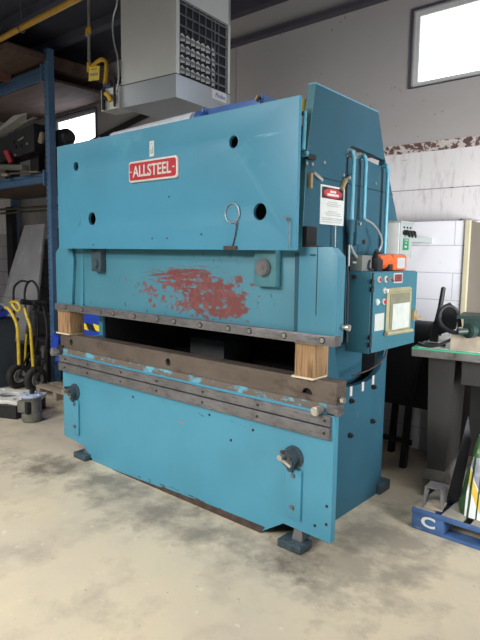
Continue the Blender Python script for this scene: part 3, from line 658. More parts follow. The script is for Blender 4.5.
obj('connector_hose', B().tube([(-4.55, 3.1, 3.275), (-4.46, 3.08, 3.275), (-4.36, 3.05, 3.275), (-4.26, 3.03, 3.27), (-4.19, 3.02, 3.235), (-4.155, 3.0, 3.17), (-4.14, 2.98, 3.08), (-4.135, 2.97, 3.03)], .017, 12), 'hose_yellow', dp)
obj('elbow', B().cyl((-4.552, 3.1, 3.32), (-4.552, 3.1, 3.24), .022), 'hose_yellow', dp)
obj('hose_end', B().tube([(-4.135, 2.97, 3.04), (-4.125, 2.96, 3.0), (-4.10, 2.93, 2.96)], .015, 10), 'bright_steel', dp)
tgo = tag(obj('gas_tag', B().obox((-4.44, 3.075, 3.20), (.16, .004, .12), (0, .12, 0)), 'hazard_y'), 'yellow paper tag hanging from the thin gas drop pipe', 'tag')
obj('tag_print', B().obox((-4.44, 3.071, 3.19), (.11, .003, .022), (0, .12, 0)).obox((-4.44, 3.071, 3.235), (.09, .003, .008), (0, .12, 0)), 'brass', tgo)

# ================================================================= PALLET RACK
RK = thing('pallet_rack', (-6.2, 4.1, 0), 'tall blue pallet rack with wooden shelves against the back wall', 'rack')
def post(x, y):
    w = .045
    p = obj('rack_post', B().prism([(x-w, y-.03), (x+w, y-.03), (x+w, y+.05), (x+w-.012, y+.05), (x+w-.012, y-.012), (x+.012, y-.012), (x+.012, y-.022), (x-.012, y-.022), (x-.012, y-.012), (x-w+.012, y-.012), (x-w+.012, y+.05), (x-w, y+.05)], 'Z', .01, 3.93), 'rack', RK)
    bb = B()
    for k in range(60):
        bb.box(x-.030, x-.022, y-.0325, y-.029, .2+k*.0625, .2+k*.0625+.022)
    obj('post_slots', bb, 'void', p)
    obj('base_plate', B().box(x-.07, x+.07, y-.06, y+.08, 0, .012), 'rack', p)
for x, y in ((-6.15, 3.63), (-8.75, 3.63), (-8.75, 4.5)): post(x, y)
for z0, z1 in ((3.605, 3.735), (2.425, 2.54)):
    for y in (3.61, 4.50):
        bm_ = obj('rack_beam', B().box(-8.70, -6.20, y-.025, y+.025, z0, z1, .006).box(-8.70, -6.20, y-.035, y-.02, z1-.035, z1), 'rack_beam', RK)
        obj('beam_connector', B().box(-6.215, -6.19, y-.045, y+.03, z0-.03, z1+.03), 'rack', bm_)
obj('shelf_deck', B().box(-8.7, -6.17, 3.64, 4.58, 3.60, 3.63), 'ply', RK)
obj('shelf_deck', B().box(-8.7, -6.17, 3.64, 4.58, 2.44, 2.47), 'ply', RK)
o = tag(obj('plywood_stack', B().box(-8.3, -6.14, 3.12, 4.58, 3.80, 3.86).box(-8.2, -6.2, 3.16, 4.55, 3.866, 3.90).box(-8.2, -6.17, 3.66, 4.5, 3.74, 3.80), 'ply'), 'stack of plywood sheets overhanging the top shelf of the blue rack', 'plywood')
o = thing('wooden_crate', (-6.9, 3.75, 3.63), 'reddish wooden crate on the top rack shelf under the plywood', 'crate')
obj('crate_wall', B().box(-7.4, -6.95, 3.28, 3.60, 3.76, 3.798).box(-7.4, -6.95, 3.28, 3.32, 3.70, 3.76).box(-6.99, -6.95, 3.28, 3.60, 3.70, 3.76), 'box_brown', o)
# items on the lower shelf
o = thing('machine_casing', (-6.6, 3.8, 2.54), 'black machine casing with bolt holes on the middle rack shelf', 'machine casing')
obj('casing', B().hull([(-7.45, 3.55, 2.74), (-6.36, 3.55, 2.80), (-7.45, 3.75, 2.74), (-6.36, 3.75, 2.80), (-7.45, 3.55, 3.02), (-6.36, 3.55, 3.12), (-7.45, 3.75, 3.05), (-6.36, 3.75, 3.12)]), 'black', o)
for x_ in (-7.2, -6.55):
    obj('casing_foot', B().box(x_-.1, x_+.1, 3.65, 3.75, 2.47, 2.79), 'black', o)
for x, z in ((-6.84, 2.96), (-6.80, 2.90), (-6.66, 2.90)):
    obj('bolt_hole', B().cyl((x, 3.555, z), (x, 3.54, z), .022), 'void', o)
obj('bright_edge', B().obox((-6.66, 3.543, 2.975), (.14, .006, .014), (0, -.2, 0)), 'rim', o)
obj('casing_bolt', B().cyl((-6.5, 3.55, 2.90), (-6.5, 3.53, 2.90), .014).cyl((-6.8, 3.55, 2.80), (-6.8, 3.53, 2.80), .012), 'rim', o)
o = tag(obj('bent_aluminium_sheet', B().hull([(-7.5, 3.5, 3.06), (-6.75, 3.5, 3.25), (-6.42, 3.5, 3.24), (-6.62, 3.6, 3.17), (-7.4, 3.6, 3.055), (-7.5, 3.5, 3.064), (-6.75, 3.5, 3.254)]).obox((-6.95, 3.6, 3.135), (1.1, .05, .008), (0, -.12, 0)), 'sheet_alu'), 'bent thin aluminium sheet lying on the black machine casing', 'metal sheet')
o = tag(obj('red_wedge', B().hull([(-7.03, 3.5, 2.86), (-6.93, 3.5, 2.87), (-6.90, 3.5, 2.70), (-6.82, 3.5, 2.72), (-7.03, 3.53, 2.86), (-6.93, 3.53, 2.87), (-6.90, 3.53, 2.70), (-6.82, 3.53, 2.72)]), 'box_red'), 'red plastic wedge leaning on the black casing on the rack', 'plastic wedge')
o = tag(obj('flat_bar', B().obox((-7.0, 3.48, 2.66), (1.1, .10, .06), (0, .10, 0), .006), 'pump'), 'flat grey metal bar lying on the middle rack shelf below the black casing', 'metal bar')
o = tag(obj('paint_can', B().cyl((-7.3, 3.42, 2.62), (-7.3, 3.42, 2.70), .05), 'white'), 'small white can at the end of the flat grey bar on the rack', 'can')
o = tag(obj('wooden_lath', B().obox((-6.72, 3.55, 2.575), (.9, .05, .014), (0, .05, 0)).obox((-6.98, 3.50, 2.565), (.10, .05, .03), (0, 0, .3), .006), 'old_wood'), 'thin pale wooden lath along the front of the middle rack shelf', 'lath')
o = tag(obj('rolled_cloth', B().cyl((-6.34, 3.62, 2.90), (-6.28, 3.62, 3.02), .035, bev=.01), 'old_wood'), 'tan rolled cloth stuffed beside the rack post', 'cloth')
# lower rack: horizontal rails and dark stuff
o = tag(obj('steel_tubes', B().cyl((-9.0, 4.3, 2.27), (-6.5, 4.3, 2.25), .02).cyl((-9.0, 4.3, 2.21), (-6.7, 4.3, 2.20), .016), 'pump'), 'long thin steel tubes slung below the middle rack shelf', 'tubes')
o = tag(obj('vertical_channel', B().box(-8.62, -8.44, 4.3, 4.38, 0, 2.3), 'dark'), 'dark vertical steel channel standing behind the leaning sheet panels', 'steel channel')
def lean(name, p, m, label, cat, t=.03):
    b = B(); q = [Vector(v) for v in p]
    n = (q[1]-q[0]).cross(q[3]-q[0]).normalized()*t
    b.hull(q+[v+n for v in q]); return tag(obj(name, b, m), label, cat)
lean('grey_hood_panel', [(-7.40, 4.28, 2.00), (-7.96, 4.28, 1.99), (-7.95, 3.9, .95), (-6.98, 3.9, .95)], 'panel', 'large shiny grey sheet metal panel leaning upright on the block wall', 'metal panel')
lean('grey_hood_panel', [(-7.18, 3.90, .95), (-7.95, 3.90, .95), (-7.95, 3.75, .0), (-7.18, 3.75, .0)], 'sheet_alu', 'pale lower grey sheet standing at the foot of the leaning panel', 'metal panel')
lean('dark_board', [(-7.0, 4.40, 1.95), (-7.25, 4.40, 1.95), (-7.25, 4.1, 0), (-6.6, 4.1, 0)], 'dark', 'narrow dark board standing between the leaning grey panel and the rack post', 'board')
lean('dark_board', [(-7.9, 4.42, 1.9), (-8.25, 4.42, 1.9), (-8.4, 4.15, 0), (-8.0, 4.15, 0)], 'girt', 'dark board leaning on the block wall at the outer side of the grey panels', 'board')
o = tag(obj('metal_strip', B().obox((-7.95, 3.75, .75), (.06, .02, 1.5), (0, .06, 0)), 'pump'), 'narrow grey metal strip standing beside the leaning grey panels', 'metal strip')

# ================================================================= HAND TRUCK
HT = thing('hand_truck', (-6.0, 3.2, 0), 'black and yellow two-wheeled hand truck with grey air tyres', 'hand truck')
ax = Vector((-5.93, 3.25, .15)); ax2 = Vector((-6.25, 3.20, .15)); ad = (ax-ax2).normalized()
def wheel(c, lr):
    prof = [(.06, -.028), (.09, -.036), (.124, -.040), (.142, -.030), (.15, 0), (.142, .030), (.124, .040), (.09, .036), (.06, .028)]
    w = obj('wheel', B().lathe(c, ad, prof, 36), 'tire', HT)
    obj('rim', B().lathe(c, ad, [(.02, -.030), (.06, -.039), (.078, -.041), (.080, -.02), (.080, .02), (.078, .041), (.072, .043), (.052, .030), (.02, .032)], 30), 'rim', w)
    obj('hub', B().cyl(c-ad*.05, c+ad*.055, .018), 'dark', w)
wheel(ax, 1); wheel(ax2, -1)
fr = B().cyl(ax2, ax, .012)
def tb(b, pts, r=.016): return b.tube(pts, r, 10, 4)
tb(fr, [(-5.90, 3.26, .16), (-5.72, 3.24, .40), (-5.60, 3.22, .72), (-5.62, 3.20, .98), (-5.63, 3.16, 1.08)])
tb(fr, [(-6.25, 3.28, .16), (-6.05, 3.30, .40), (-5.94, 3.30, .72), (-5.94, 3.27, .98), (-5.92, 3.20, 1.06)])
fr.cyl((-5.60, 3.22, .93), (-6.0, 3.28, .955), .014).cyl((-5.60, 3.22, .62), (-5.95, 3.28, .62), .014).cyl((-5.62, 3.2, .40), (-5.98, 3.28, .42), .014)
fr.tube([(-5.95, 3.22, .135), (-5.80, 3.18, .34), (-5.74, 3.20, .46)], .012, 8, 0).tube([(-6.22, 3.2, .135), (-6.05, 3.18, .34), (-6.0, 3.22, .46)], .012, 8, 0)
fr.box(-6.25, -5.9, 3.27, 3.40, .0, .015)
obj('truck_frame', fr, 'black', HT)
lp = B(); tb(lp, [(-6.19, 3.15, .86), (-6.20, 3.15, 1.02), (-6.18, 3.15, 1.19), (-6.08, 3.15, 1.26), (-5.97, 3.15, 1.285), (-5.86, 3.15, 1.275), (-5.86, 3.15, 1.28)], .013)
tb(lp, [(-5.96, 3.17, .95), (-5.98, 3.17, 1.12), (-5.93, 3.17, 1.24), (-5.82, 3.17, 1.29), (-5.72, 3.17, 1.25), (-5.67, 3.17, 1.15), (-5.68, 3.17, .95)], .013)
obj('handle_loop', lp, 'black', HT)
for p in ((-5.87, 3.12, 1.06), (-5.60, 3.12, 1.07)):
    obj('handle_grip', B().cyl((p[0], p[1]-.05, p[2]), (p[0]-.02, p[1]+.10, p[2]-.02), .030, bev=.006), 'black', HT)
yt = B(); tb(yt, [(-6.30, 3.10, .96), (-6.22, 3.10, .95), (-6.12, 3.10, .88), (-6.04, 3.10, .78), (-6.02, 3.10, .62), (-6.02, 3.10, .33)], .020)
tb(yt, [(-5.93, 3.14, .98), (-5.88, 3.14, .88), (-5.82, 3.14, .78), (-5.80, 3.14, .60), (-5.78, 3.14, .34)], .018)
tb(yt, [(-6.22, 3.12, 1.02), (-6.14, 3.12, 1.04), (-6.04, 3.12, 1.03), (-5.99, 3.12, .97), (-6.06, 3.12, .94), (-6.14, 3.12, .98), (-6.18, 3.12, 1.02)], .016)
obj('yellow_tube', yt, 'tube_yellow', HT)

# floor clutter on that side
def pump():
    t = thing('hydraulic_motor', (-4.925, 2.65, 0), 'small round grey pump motor with a pale flange, standing on the floor', 'motor')
    cx, cy_ = -4.925, 2.65
    obj('motor_body', B().lathe((cx, cy_, 0), (0, 0, 1), [(.07, 0), (.09, .006), (.096, .03), (.096, .085), (.088, .092), (.088, .215), (.094, .222), (.094, .235), (.05, .24)], 32), 'pump', t)
    obj('terminal_box', B().obox((cx-.01, cy_-.085, .155), (.085, .05, .11), (0, 0, .5), .005), 'pump', t)
    obj('winding', B().box(cx-.02, cx+.08, cy_-.09, cy_-.05, .095, .205, .004), 'dark', t)
    fl = obj('top_flange', B().lathe((cx, cy_, .24), (0, 0, 1), [(.05, 0), (.102, .0), (.106, .006), (.106, .018), (.09, .024), (.05, .026)], 32), 'flange', t)
    obj('shaft', B().cyl((cx+.01, cy_, .262), (cx+.01, cy_, .31), .022), 'dark', t)
    for k in range(4):
        an = k*PI/2+.5; obj('flange_bolt', B().cyl((cx+.08*math.cos(an), cy_+.08*math.sin(an), .26), (cx+.08*math.cos(an), cy_+.08*math.sin(an), .275), .011, seg=6), 'bright_steel', t)
pump()
o = tag(obj('black_case', B().hull([(x, y, z) for x, y in ((-5.60, 2.32), (-5.06, 2.56), (-5.25, 2.98), (-5.79, 2.74)) for z in (0, .13)]), 'black'), 'low black case on the floor carrying the machined casting', 'case')
def castplate():
    # irregular machined plate with bores, lying flat on the black case
    out = [(-.27, -.16), (-.20, -.19), (-.10, -.17), (.02, -.20), (.12, -.17), (.22, -.19), (.29, -.14), (.27, -.04), (.30, .05), (.26, .16), (.14, .15), (.05, .19), (-.08, .16), (-.18, .19), (-.27, .14), (-.25, 0)]
    holes = [circle(0.0, 0, .085), circle(.19, .08, .035, 14), circle(.17, -.10, .038, 14), circle(-.17, .09, .038, 14), circle(-.16, -.10, .034, 14), circle(.10, .11, .014, 10), circle(.10, -.14, .014, 10)]
    b = plate([out]+holes, .035, 'front', 0, .002)
    rot = Matrix.Translation((-5.42, 2.68, .1485)) @ Matrix.Rotation(math.radians(24), 4, 'Z') @ Matrix.Rotation(-PI/2, 4, 'X')
    for v in b.bm.verts: v.co = rot @ Vector((v.co.x*1.15, v.co.y, v.co.z*1.2))
    return b
o = tag(obj('machined_casting', castplate(), 'casting'), 'pale machined metal casting full of round bores, lying on the black case', 'casting')
o = thing('waste_bin', (-6.75, 3.0, 0), 'dark grey plastic bin beside the hand truck', 'bin')
obj('bin_body', B().hull([(-6.95, 2.80, 0), (-6.42, 2.80, 0), (-6.42, 3.2, 0), (-6.95, 3.2, 0), (-7.0, 2.75, .82), (-6.33, 2.75, .80), (-6.33, 3.25, .80), (-7.0, 3.25, .82)]), 'bin', o)
obj('bin_rim', B().box(-7.02, -6.31, 2.73, 3.27, .79, .83, .008), 'bin', o)
bgb = B(); r = bmesh.ops.create_icosphere(bgb.bm, subdivisions=3, radius=1)
for v in r['verts']:
    n_ = 1+.16*math.sin(9*v.co.x+3*v.co.z)+.12*math.sin(13*v.co.y-5*v.co.z)
    v.co = Vector((-6.52+v.co.x*.26*n_, 2.98+v.co.y*.2*n_, .90+v.co.z*.11*n_))
tag(obj('blue_plastic_bag', bgb, 'blue_plastic'), 'crumpled shiny blue plastic bag on the dark grey bin', 'bag')
tag(obj('bent_grey_pipe', B().tube([(-7.0, 3.0, 1.06), (-6.7, 3.05, 1.05), (-6.45, 3.1, 1.0), (-6.3, 3.15, .95)], .014, 8), 'flex'), 'thin bent grey pipe lying above the blue plastic bag', 'pipe')
# dark scrap under the rack, piece by piece
random.seed(11)
sp = [(-6.45, 3.75, .0, .35, .3, .55, 'dark', 'dark steel scrap box under the rack nearest the post'),
      (-6.95, 3.75, .0, .38, .35, .42, 'bin', 'low dark grey scrap box under the rack behind the bin'),
      (-6.45, 3.78, .56, .30, .25, .28, 'black', 'small black box stacked on the dark steel scrap box'),
      (-5.75, 4.10, .0, .40, .35, .62, 'dark', 'dark machine part standing behind the hand truck grips'),
      (-5.72, 4.10, .63, .32, .28, .40, 'void', 'black box on top of the dark machine part')]
for x, y, z, w, d, h, m, lb in sp:
    o = thing('scrap_box', (x, y, z), lb, 'box')
    obj('box_body', B().box(x-w/2, x+w/2, y-d/2, y+d/2, z, z+h-.02, .01), m, o)
    obj('box_lid', B().box(x-w/2-.01, x+w/2+.01, y-d/2-.01, y+d/2+.01, z+h-.02, z+h, .004), m, o)
for x, y, z, lb in ((-6.1, 3.45, .45, 'bright round valve body hanging among the scrap behind the yellow tubes'), (-5.62, 3.5, .42, 'bright pipe coupling among the scrap below the truck grips'), (-6.30, 3.42, .30, 'bright pipe coupling among the scrap above the far wheel')):
    tag(obj('pipe_coupling', B().cyl((x, y, 0), (x+.02, y, z+.05), .035).cyl((x-.05, y, z), (x+.07, y, z), .022), 'pump'), lb, 'pipe fitting')
tag(obj('steel_rod', B().cyl((-5.55, 3.42, 0), (-5.62, 3.6, .9), .012), 'pump'), 'thin steel rod leaning behind the hand truck', 'rod')
tag(obj('yellow_rod', B().cyl((-6.40, 3.35, 0.0), (-6.40, 3.40, .62), .015), 'tube_yellow'), 'short yellow rod standing between the bin and the hand truck', 'rod')
# small wooden pallet behind
o = thing('wooden_pallet', (-5.7, 3.6, 0), 'small old wooden pallet on the floor behind the blue press', 'pallet')
for k in range(4):
    obj('deck_board', B().box(-5.85, -5.05, 3.20+k*.17, 3.32+k*.17, .085, .105, .002), 'old_wood', o)
for k in range(3):
    obj('stringer', B().box(-5.84+k*.35, -5.76+k*.35, 3.20, 3.83, 0, .085), 'old_wood', o)
# blue guillotine seen through the gap
o = thing('blue_machine', (-4.6, 3.2, 0), 'deep blue machine with a yellow and black hazard stripe, behind the press', 'machine')
obj('machine_body', B().prism([(-5.30, .47), (-4.82, .42), (-4.82, .0), (-4.2, 0), (-4.2, 1.08), (-5.02, 1.10), (-5.12, .80)], 'Y', 3.12, 3.5, .01), 'machine_blue', o)
for k in range(7):
    x = -5.06+k*.12
    obj('hazard_stripe', B().prism([(x, .93), (x+.12, .915), (x+.16, .855), (x+.04, .87)], 'Y', 3.112, 3.12), 'hazard_y' if k % 2 == 0 else 'black', o)
obj('machine_flap', B().obox((-5.22, 3.09, .66), (.12, .03, .20), (0, .3, 0), .004), 'machine_blue', o)
obj('flap_bolt', B().cyl((-5.20, 3.08, .60), (-5.20, 3.03, .60), .03, seg=6, bev=.004), 'bright_steel', o)

# ================================================================= SWITCH BOX behind the press
o = thing('switch_box', (-1.75, 3.8, 1.63), 'grey electrical switch box with three black knobs and a green sticker', 'electrical box')
obj('box_body', B().box(-1.865, -1.75, 3.70, 3.90, 1.60, 1.85, .004), 'boxgrey', o)
obj('box_side', B().box(-1.87, -1.757, 3.692, 3.70, 1.50, 1.845, .002), 'white', o)
obj('box_lid', B().box(-1.87, -1.742, 3.69, 3.91, 1.842, 1.856, .002), 'boxgrey', o)
for y in (3.75, 3.80, 3.85):
    k = obj('knob', B().cyl((-1.75, y, 1.775), (-1.715, y, 1.775), .018, bev=.003).obox((-1.712, y+.008, 1.765), (.012, .016, .045), (.5, 0, 0), .002), 'black', o)
    obj('indicator', B().cyl((-1.75, y, 1.812), (-1.743, y, 1.812), .007), 'dark', o)
st = obj('green_sticker', B().box(-1.75, -1.747, 3.745, 3.835, 1.655, 1.735), 'green', o)
obj('sticker_print', B().box(-1.747, -1.746, 3.765, 3.82, 1.722, 1.727).box(-1.747, -1.746, 3.78, 3.80, 1.70, 1.71).box(-1.747, -1.746, 3.77, 3.80, 1.672, 1.684), 'paper', o)
obj('mount_arm', B().box(-1.86, -1.83, 3.90, 4.45, 1.72, 1.76), 'boxgrey', o)
obj('supply_cable', B().tube([(-1.90, 3.72, 1.835), (-2.0, 3.7, 1.83), (-2.2, 3.65, 1.84)], .008, 8, 0), 'black', o)

# ================================================================= MACHINE STAND ON PALLET
ba = math.atan2(.069, .407); bc = Vector((-1.522, 3.464, 0)); bx = Vector((math.cos(ba), math.sin(ba), 0)); by = Vector((-math.sin(ba), math.cos(ba), 0))
def Q(u, v, w): p = bc+bx*u+by*v; return (p.x, p.y, w)
def qbox(b, u0, u1, v0, v1, w0, w1): return b.hull([Q(u, v, w) for u in (u0, u1) for v in (v0, v1) for w in (w0, w1)])
ST = thing('machine_stand', Q(.5, .3, .13), 'heavy dark machine stand with a white green-edged top, on the blue pallet', 'stand')
obj('stand_top', qbox(B(), 0, 1.9, 0, .70, .965, 1.012), 'bench_iron', ST)
obj('white_board', qbox(B(), .012, 1.89, .012, .69, 1.012, 1.020), 'bench_top', ST)
obj('green_edge', qbox(qbox(B(), 0, 1.9, -.002, .022, 1.012, 1.022), 0, .028, .0, .35, 1.012, 1.022), 'bench_green', ST)
obj('pedestal', B().hull([Q(.095, .06, .97), Q(.255, .06, .97), Q(.095, .55, .97), Q(.255, .55, .97), Q(.12, .06, .20), Q(.235, .06, .20), Q(.12, .55, .20), Q(.235, .55, .20)]), 'pedestal', ST)
obj('pedestal', qbox(B(), .85, 1.0, .08, .55, .2, .97), 'pedestal', ST)
obj('arch_web', qbox(qbox(B(), .30, .95, .08, .12, .80, .97), .30, .9, .50, .54, .2, .97), 'pedestal', ST)
obj('foot_bracket', B().hull([Q(.10, .055, .14), Q(.27, .055, .14), Q(.10, .60, .14), Q(.27, .60, .14), Q(.11, .06, .21), Q(.25, .06, .21), Q(.11, .58, .21), Q(.25, .58, .21)]), 'bench_iron', ST)
fb = B().hull([(-1.285, 3.22, .225), (-1.19, 3.235, .225), (-1.285, 3.30, .235), (-1.19, 3.32, .235), (-1.285, 3.22, .215), (-1.19, 3.235, .215)])
fb.hull([(-1.290, 3.30, .22), (-1.28, 3.30, .22), (-1.26, 3.12, .13), (-1.25, 3.12, .13), (-1.29, 3.22, .225), (-1.28, 3.22, .225)])
fb.hull([(-1.20, 3.30, .22), (-1.185, 3.30, .22), (-1.155, 3.14, .13), (-1.145, 3.14, .13), (-1.20, 3.23, .225), (-1.185, 3.23, .225)])
obj('channel_foot', fb, 'steel', ST)
obj('foot_pad', B().hull([(-1.25, 3.125, .13), (-1.15, 3.14, .13), (-1.27, 3.26, .13), (-1.17, 3.28, .13), (-1.25, 3.125, .136), (-1.15, 3.14, .136), (-1.27, 3.26, .136), (-1.17, 3.28, .136)]), 'old_wood', ST)
# pallet
PL = thing('blue_pallet', (-.7, 3.5, 0), 'worn blue wooden pallet with a white letter C, carrying the dark machine stand', 'pallet')
for k in range(7):
    y0 = 3.092+k*.15
    obj('deck_board', B().box(-1.305, -.15, y0, y0+.10, .107, .127, .002) if False else B().box(-1.305+k*.165, -1.305+k*.165+.115, 3.10, 4.1, .107, .127, .002), 'pallet_top', PL)
obj('lead_board', B().box(-1.309, -.15, 3.088, 3.105, .10, .127, .002), 'pallet_blue', PL)
for y0 in (3.092, 3.55, 4.0):
    for x0 in (-1.307, -.80, -.30):
        bl = obj('pallet_block', B().box(x0, x0+.19, y0, y0+.11, .018, .107, .003), 'pallet_blue', PL)
for y0 in (3.092, 3.55, 4.0):
    obj('bottom_board', B().box(-1.307, -.15, y0, y0+.10, 0, .018, .002), 'pallet_blue', PL)
cc = obj('pallet_letter', text('C', .1, 'front', 3.0905, -1.208, .064, .0008, .085, .066, offset=.003), 'white', PL)

# vise, timber, cable, lever on the stand
TZ = 1.020
tb_ = tag(obj('timber_offcut', qbox(B(), .225, .75, .06, .20, TZ, TZ+.098), 'old_wood'), 'thick sawn timber block on the white stand top under the green vise', 'timber')
tag(obj('timber_offcut', qbox(B(), .20, .235, .07, .22, TZ, TZ+.075) if False else qbox(B(), .30, .40, .22, .34, TZ, TZ+.115), 'wood'), 'small tan wood piece behind the thick timber block', 'timber')
VS = thing('machine_vise', Q(.45, .14, TZ+.098), 'dark green cast machine part resting on the sawn timber block', 'machine part')
obj('vise_body', qbox(B(), .30, .80, .04, .26, TZ+.115, TZ+.215), 'vise', VS)
obj('vise_lip', qbox(B(), .26, .82, .03, .28, TZ+.205, TZ+.228), 'vise', VS)
obj('vise_foot', qbox(B(), .33, .78, .06, .22, TZ+.098, TZ+.118), 'vise', VS)
obj('vise_boss', B().cyl(Q(.36, .05, TZ+.135), Q(.33, .0, TZ+.135), .045, bev=.008).cyl(Q(.33, .0, TZ+.135), Q(.28, -.03, TZ+.13), .02), 'vise', VS)
tag(obj('power_cable', B().tube([Q(.29, -.02, TZ+.125), Q(.23, .0, TZ+.125), Q(.17, .04, TZ+.155), Q(.145, .07, TZ+.20), Q(.155, .09, TZ+.25), Q(.19, .11, TZ+.275), Q(.23, .13, TZ+.255), Q(.25, .15, TZ+.20), Q(.26, .15, TZ+.14)], .013, 12), 'dark'), 'thick black cable looping out of the green cast part', 'cable')
tag(obj('power_cable', B().tube([Q(.30, .10, TZ+.13), Q(.22, .08, TZ+.06), Q(.12, .06, TZ+.012), Q(.04, .07, TZ+.014), Q(.02, .12, TZ+.014), Q(.10, .15, TZ+.014), Q(.18, .13, TZ+.014)], .010, 10), 'black'), 'thin black cable curled flat on the white stand top', 'cable')
lv = thing('long_lever', Q(.12, .36, TZ), 'tall black lever handle standing on the white stand top', 'lever')
obj('lever_arm', B().hull([Q(.03, .34, TZ), Q(.085, .34, TZ), Q(.03, .37, TZ), Q(.085, .37, TZ), Q(.075, .34, TZ+.24), Q(.10, .34, TZ+.24), Q(.075, .37, TZ+.24), Q(.10, .37, TZ+.24)]), 'black', lv)
obj('lever_grip', B().cyl(Q(.088, .355, TZ+.23), Q(.105, .355, TZ+.385), .016, bev=.006), 'black', lv)
obj('lever_plate', B().hull([Q(.09, .35, TZ+.05), Q(.20, .35, TZ+.10), Q(.21, .35, TZ+.22), Q(.15, .35, TZ+.28), Q(.11, .35, TZ+.26), Q(.09, .37, TZ+.05), Q(.20, .37, TZ+.10), Q(.21, .37, TZ+.22), Q(.15, .37, TZ+.28), Q(.11, .37, TZ+.26)]), 'dark', lv)

# bag on the pallet
BG = thing('plastic_sack', (-.9, 3.25, .127), 'full white, green and yellow plastic sack standing on the blue pallet', 'sack')
def sack():
    b = B(); nu, nv = 28, 20; rows = []
    for j in range(nv+1):
        t = j/nv; z = .127+.43*t
        w = .20*(1-.18*t**2)*(.93+.07*math.sin(PI*min(1, t*3))); d = .13*(1-.55*t**2.5)
        row = []
        for i in range(nu):
            an = 2*PI*i/nu; cx = abs(math.cos(an))**.55*math.copysign(1, math.cos(an)); sy = abs(math.sin(an))**.55*math.copysign(1, math.sin(an))
            k = 1+.035*math.sin(5*an+7*t)+.03*math.sin(9*an-11*t)
            row.append(b.bm.verts.new((-.90+.02*t+cx*w*k, 3.31+.05*t+sy*d*k, z+.02*math.sin(3*an+4*t)*t)))
        rows.append(row)
    for r0, r1_ in zip(rows, rows[1:]):
        for i in range(nu): b.bm.faces.new((r0[i], r0[(i+1) % nu], r1_[(i+1) % nu], r1_[i]))
    b.bm.faces.new(rows[0][::-1]); b.bm.faces.new(rows[-1])
    return b
sk = obj('sack_body', sack(), None, BG)
def sack_mat():
    m = mat('printed_sack', (222, 224, 226), .35, 0, .04, 20, .5, 16)
    N, L = nd(m); b = N['Principled BSDF']; src = b.inputs['Base Color'].links[0].from_socket
    g = N.new('ShaderNodeNewGeometry'); s = N.new('ShaderNodeSeparateXYZ'); L.new(g.outputs['Position'], s.inputs[0])
    nz = N.new('ShaderNodeTexNoise'); nz.inputs['Scale'].default_value = 5; L.new(g.outputs['Position'], nz.inputs['Vector'])
    def band(src, e0, e1, rgb, k=(1, 0, 0), wob=.0):
        # band where dot(k, pos)+wob*noise lies between e0 and e1
        d = N.new('ShaderNodeVectorMath'); d.operation = 'DOT_PRODUCT'; d.inputs[1].default_value = k; L.new(g.outputs['Position'], d.inputs[0])
        mm = N.new('ShaderNodeMath'); mm.operation = 'MULTIPLY_ADD'; L.new(nz.outputs['Fac'], mm.inputs[0]); mm.inputs[1].default_value = wob; L.new(d.outputs['Value'], mm.inputs[2])
        a1 = N.new('ShaderNodeMath'); a1.operation = 'GREATER_THAN'; L.new(mm.outputs[0], a1.inputs[0]); a1.inputs[1].default_value = e0
        a2 = N.new('ShaderNodeMath'); a2.operation = 'LESS_THAN'; L.new(mm.outputs[0], a2.inputs[0]); a2.inputs[1].default_value = e1
        a3 = N.new('ShaderNodeMath'); a3.operation = 'MULTIPLY'; L.new(a1.outputs[0], a3.inputs[0]); L.new(a2.outputs[0], a3.inputs[1])
        x = N.new('ShaderNodeMix'); x.data_type = 'RGBA'; L.new(a3.outputs[0], x.inputs[0]); L.new(src, x.inputs[6]); x.inputs[7].default_value = lin(rgb)
        return x.outputs[2]
    c = band(src, -.78, -.70, (142, 146, 156), (1, 0, .6), .03)
    c = band(c, -.84, -.79, (226, 192, 84), (1, 0, .6), .03)
    c = band(c, -.975, -.966, (46, 74, 44), (1, 0, 0), .0)
    c = band(c, -1.026, -1.012, (46, 74, 44), (1, 0, 0), .0)
    c = band(c, -1.3, -1.04, (44, 68, 38), (1, 0, 0), .0)
    c = band(c, -1.3, -.85, (226, 192, 84), (1, 0, -.5+.5+.0), .0) if False else c
    c = band(c, .47, .58, (60, 92, 50), (0, 0, 1), .02)
    L.new(c, b.inputs['Base Color']); return m
sk.data.materials.append(sack_mat())
obj('sack_seam', B().hull([(-1.02, 3.30, .50), (-.72, 3.34, .53), (-1.02, 3.31, .50), (-.72, 3.35, .53), (-1.00, 3.32, .585), (-.74, 3.36, .60), (-1.00, 3.325, .585), (-.74, 3.365, .60)]), 'bag_grey', BG)
obj('printed_dot', B().cyl((-.935, 3.180, .285), (-.935, 3.175, .285), .013), 'bag_purple', BG)
lean('grey_plastic_sheet', [(-1.185, 3.30, .14), (-1.12, 3.34, .14), (-1.10, 3.42, .50), (-1.12, 3.40, .66)], 'dark', 'thin dark sheet leaning between the stand pedestal and the sack', 'sheet', .006)

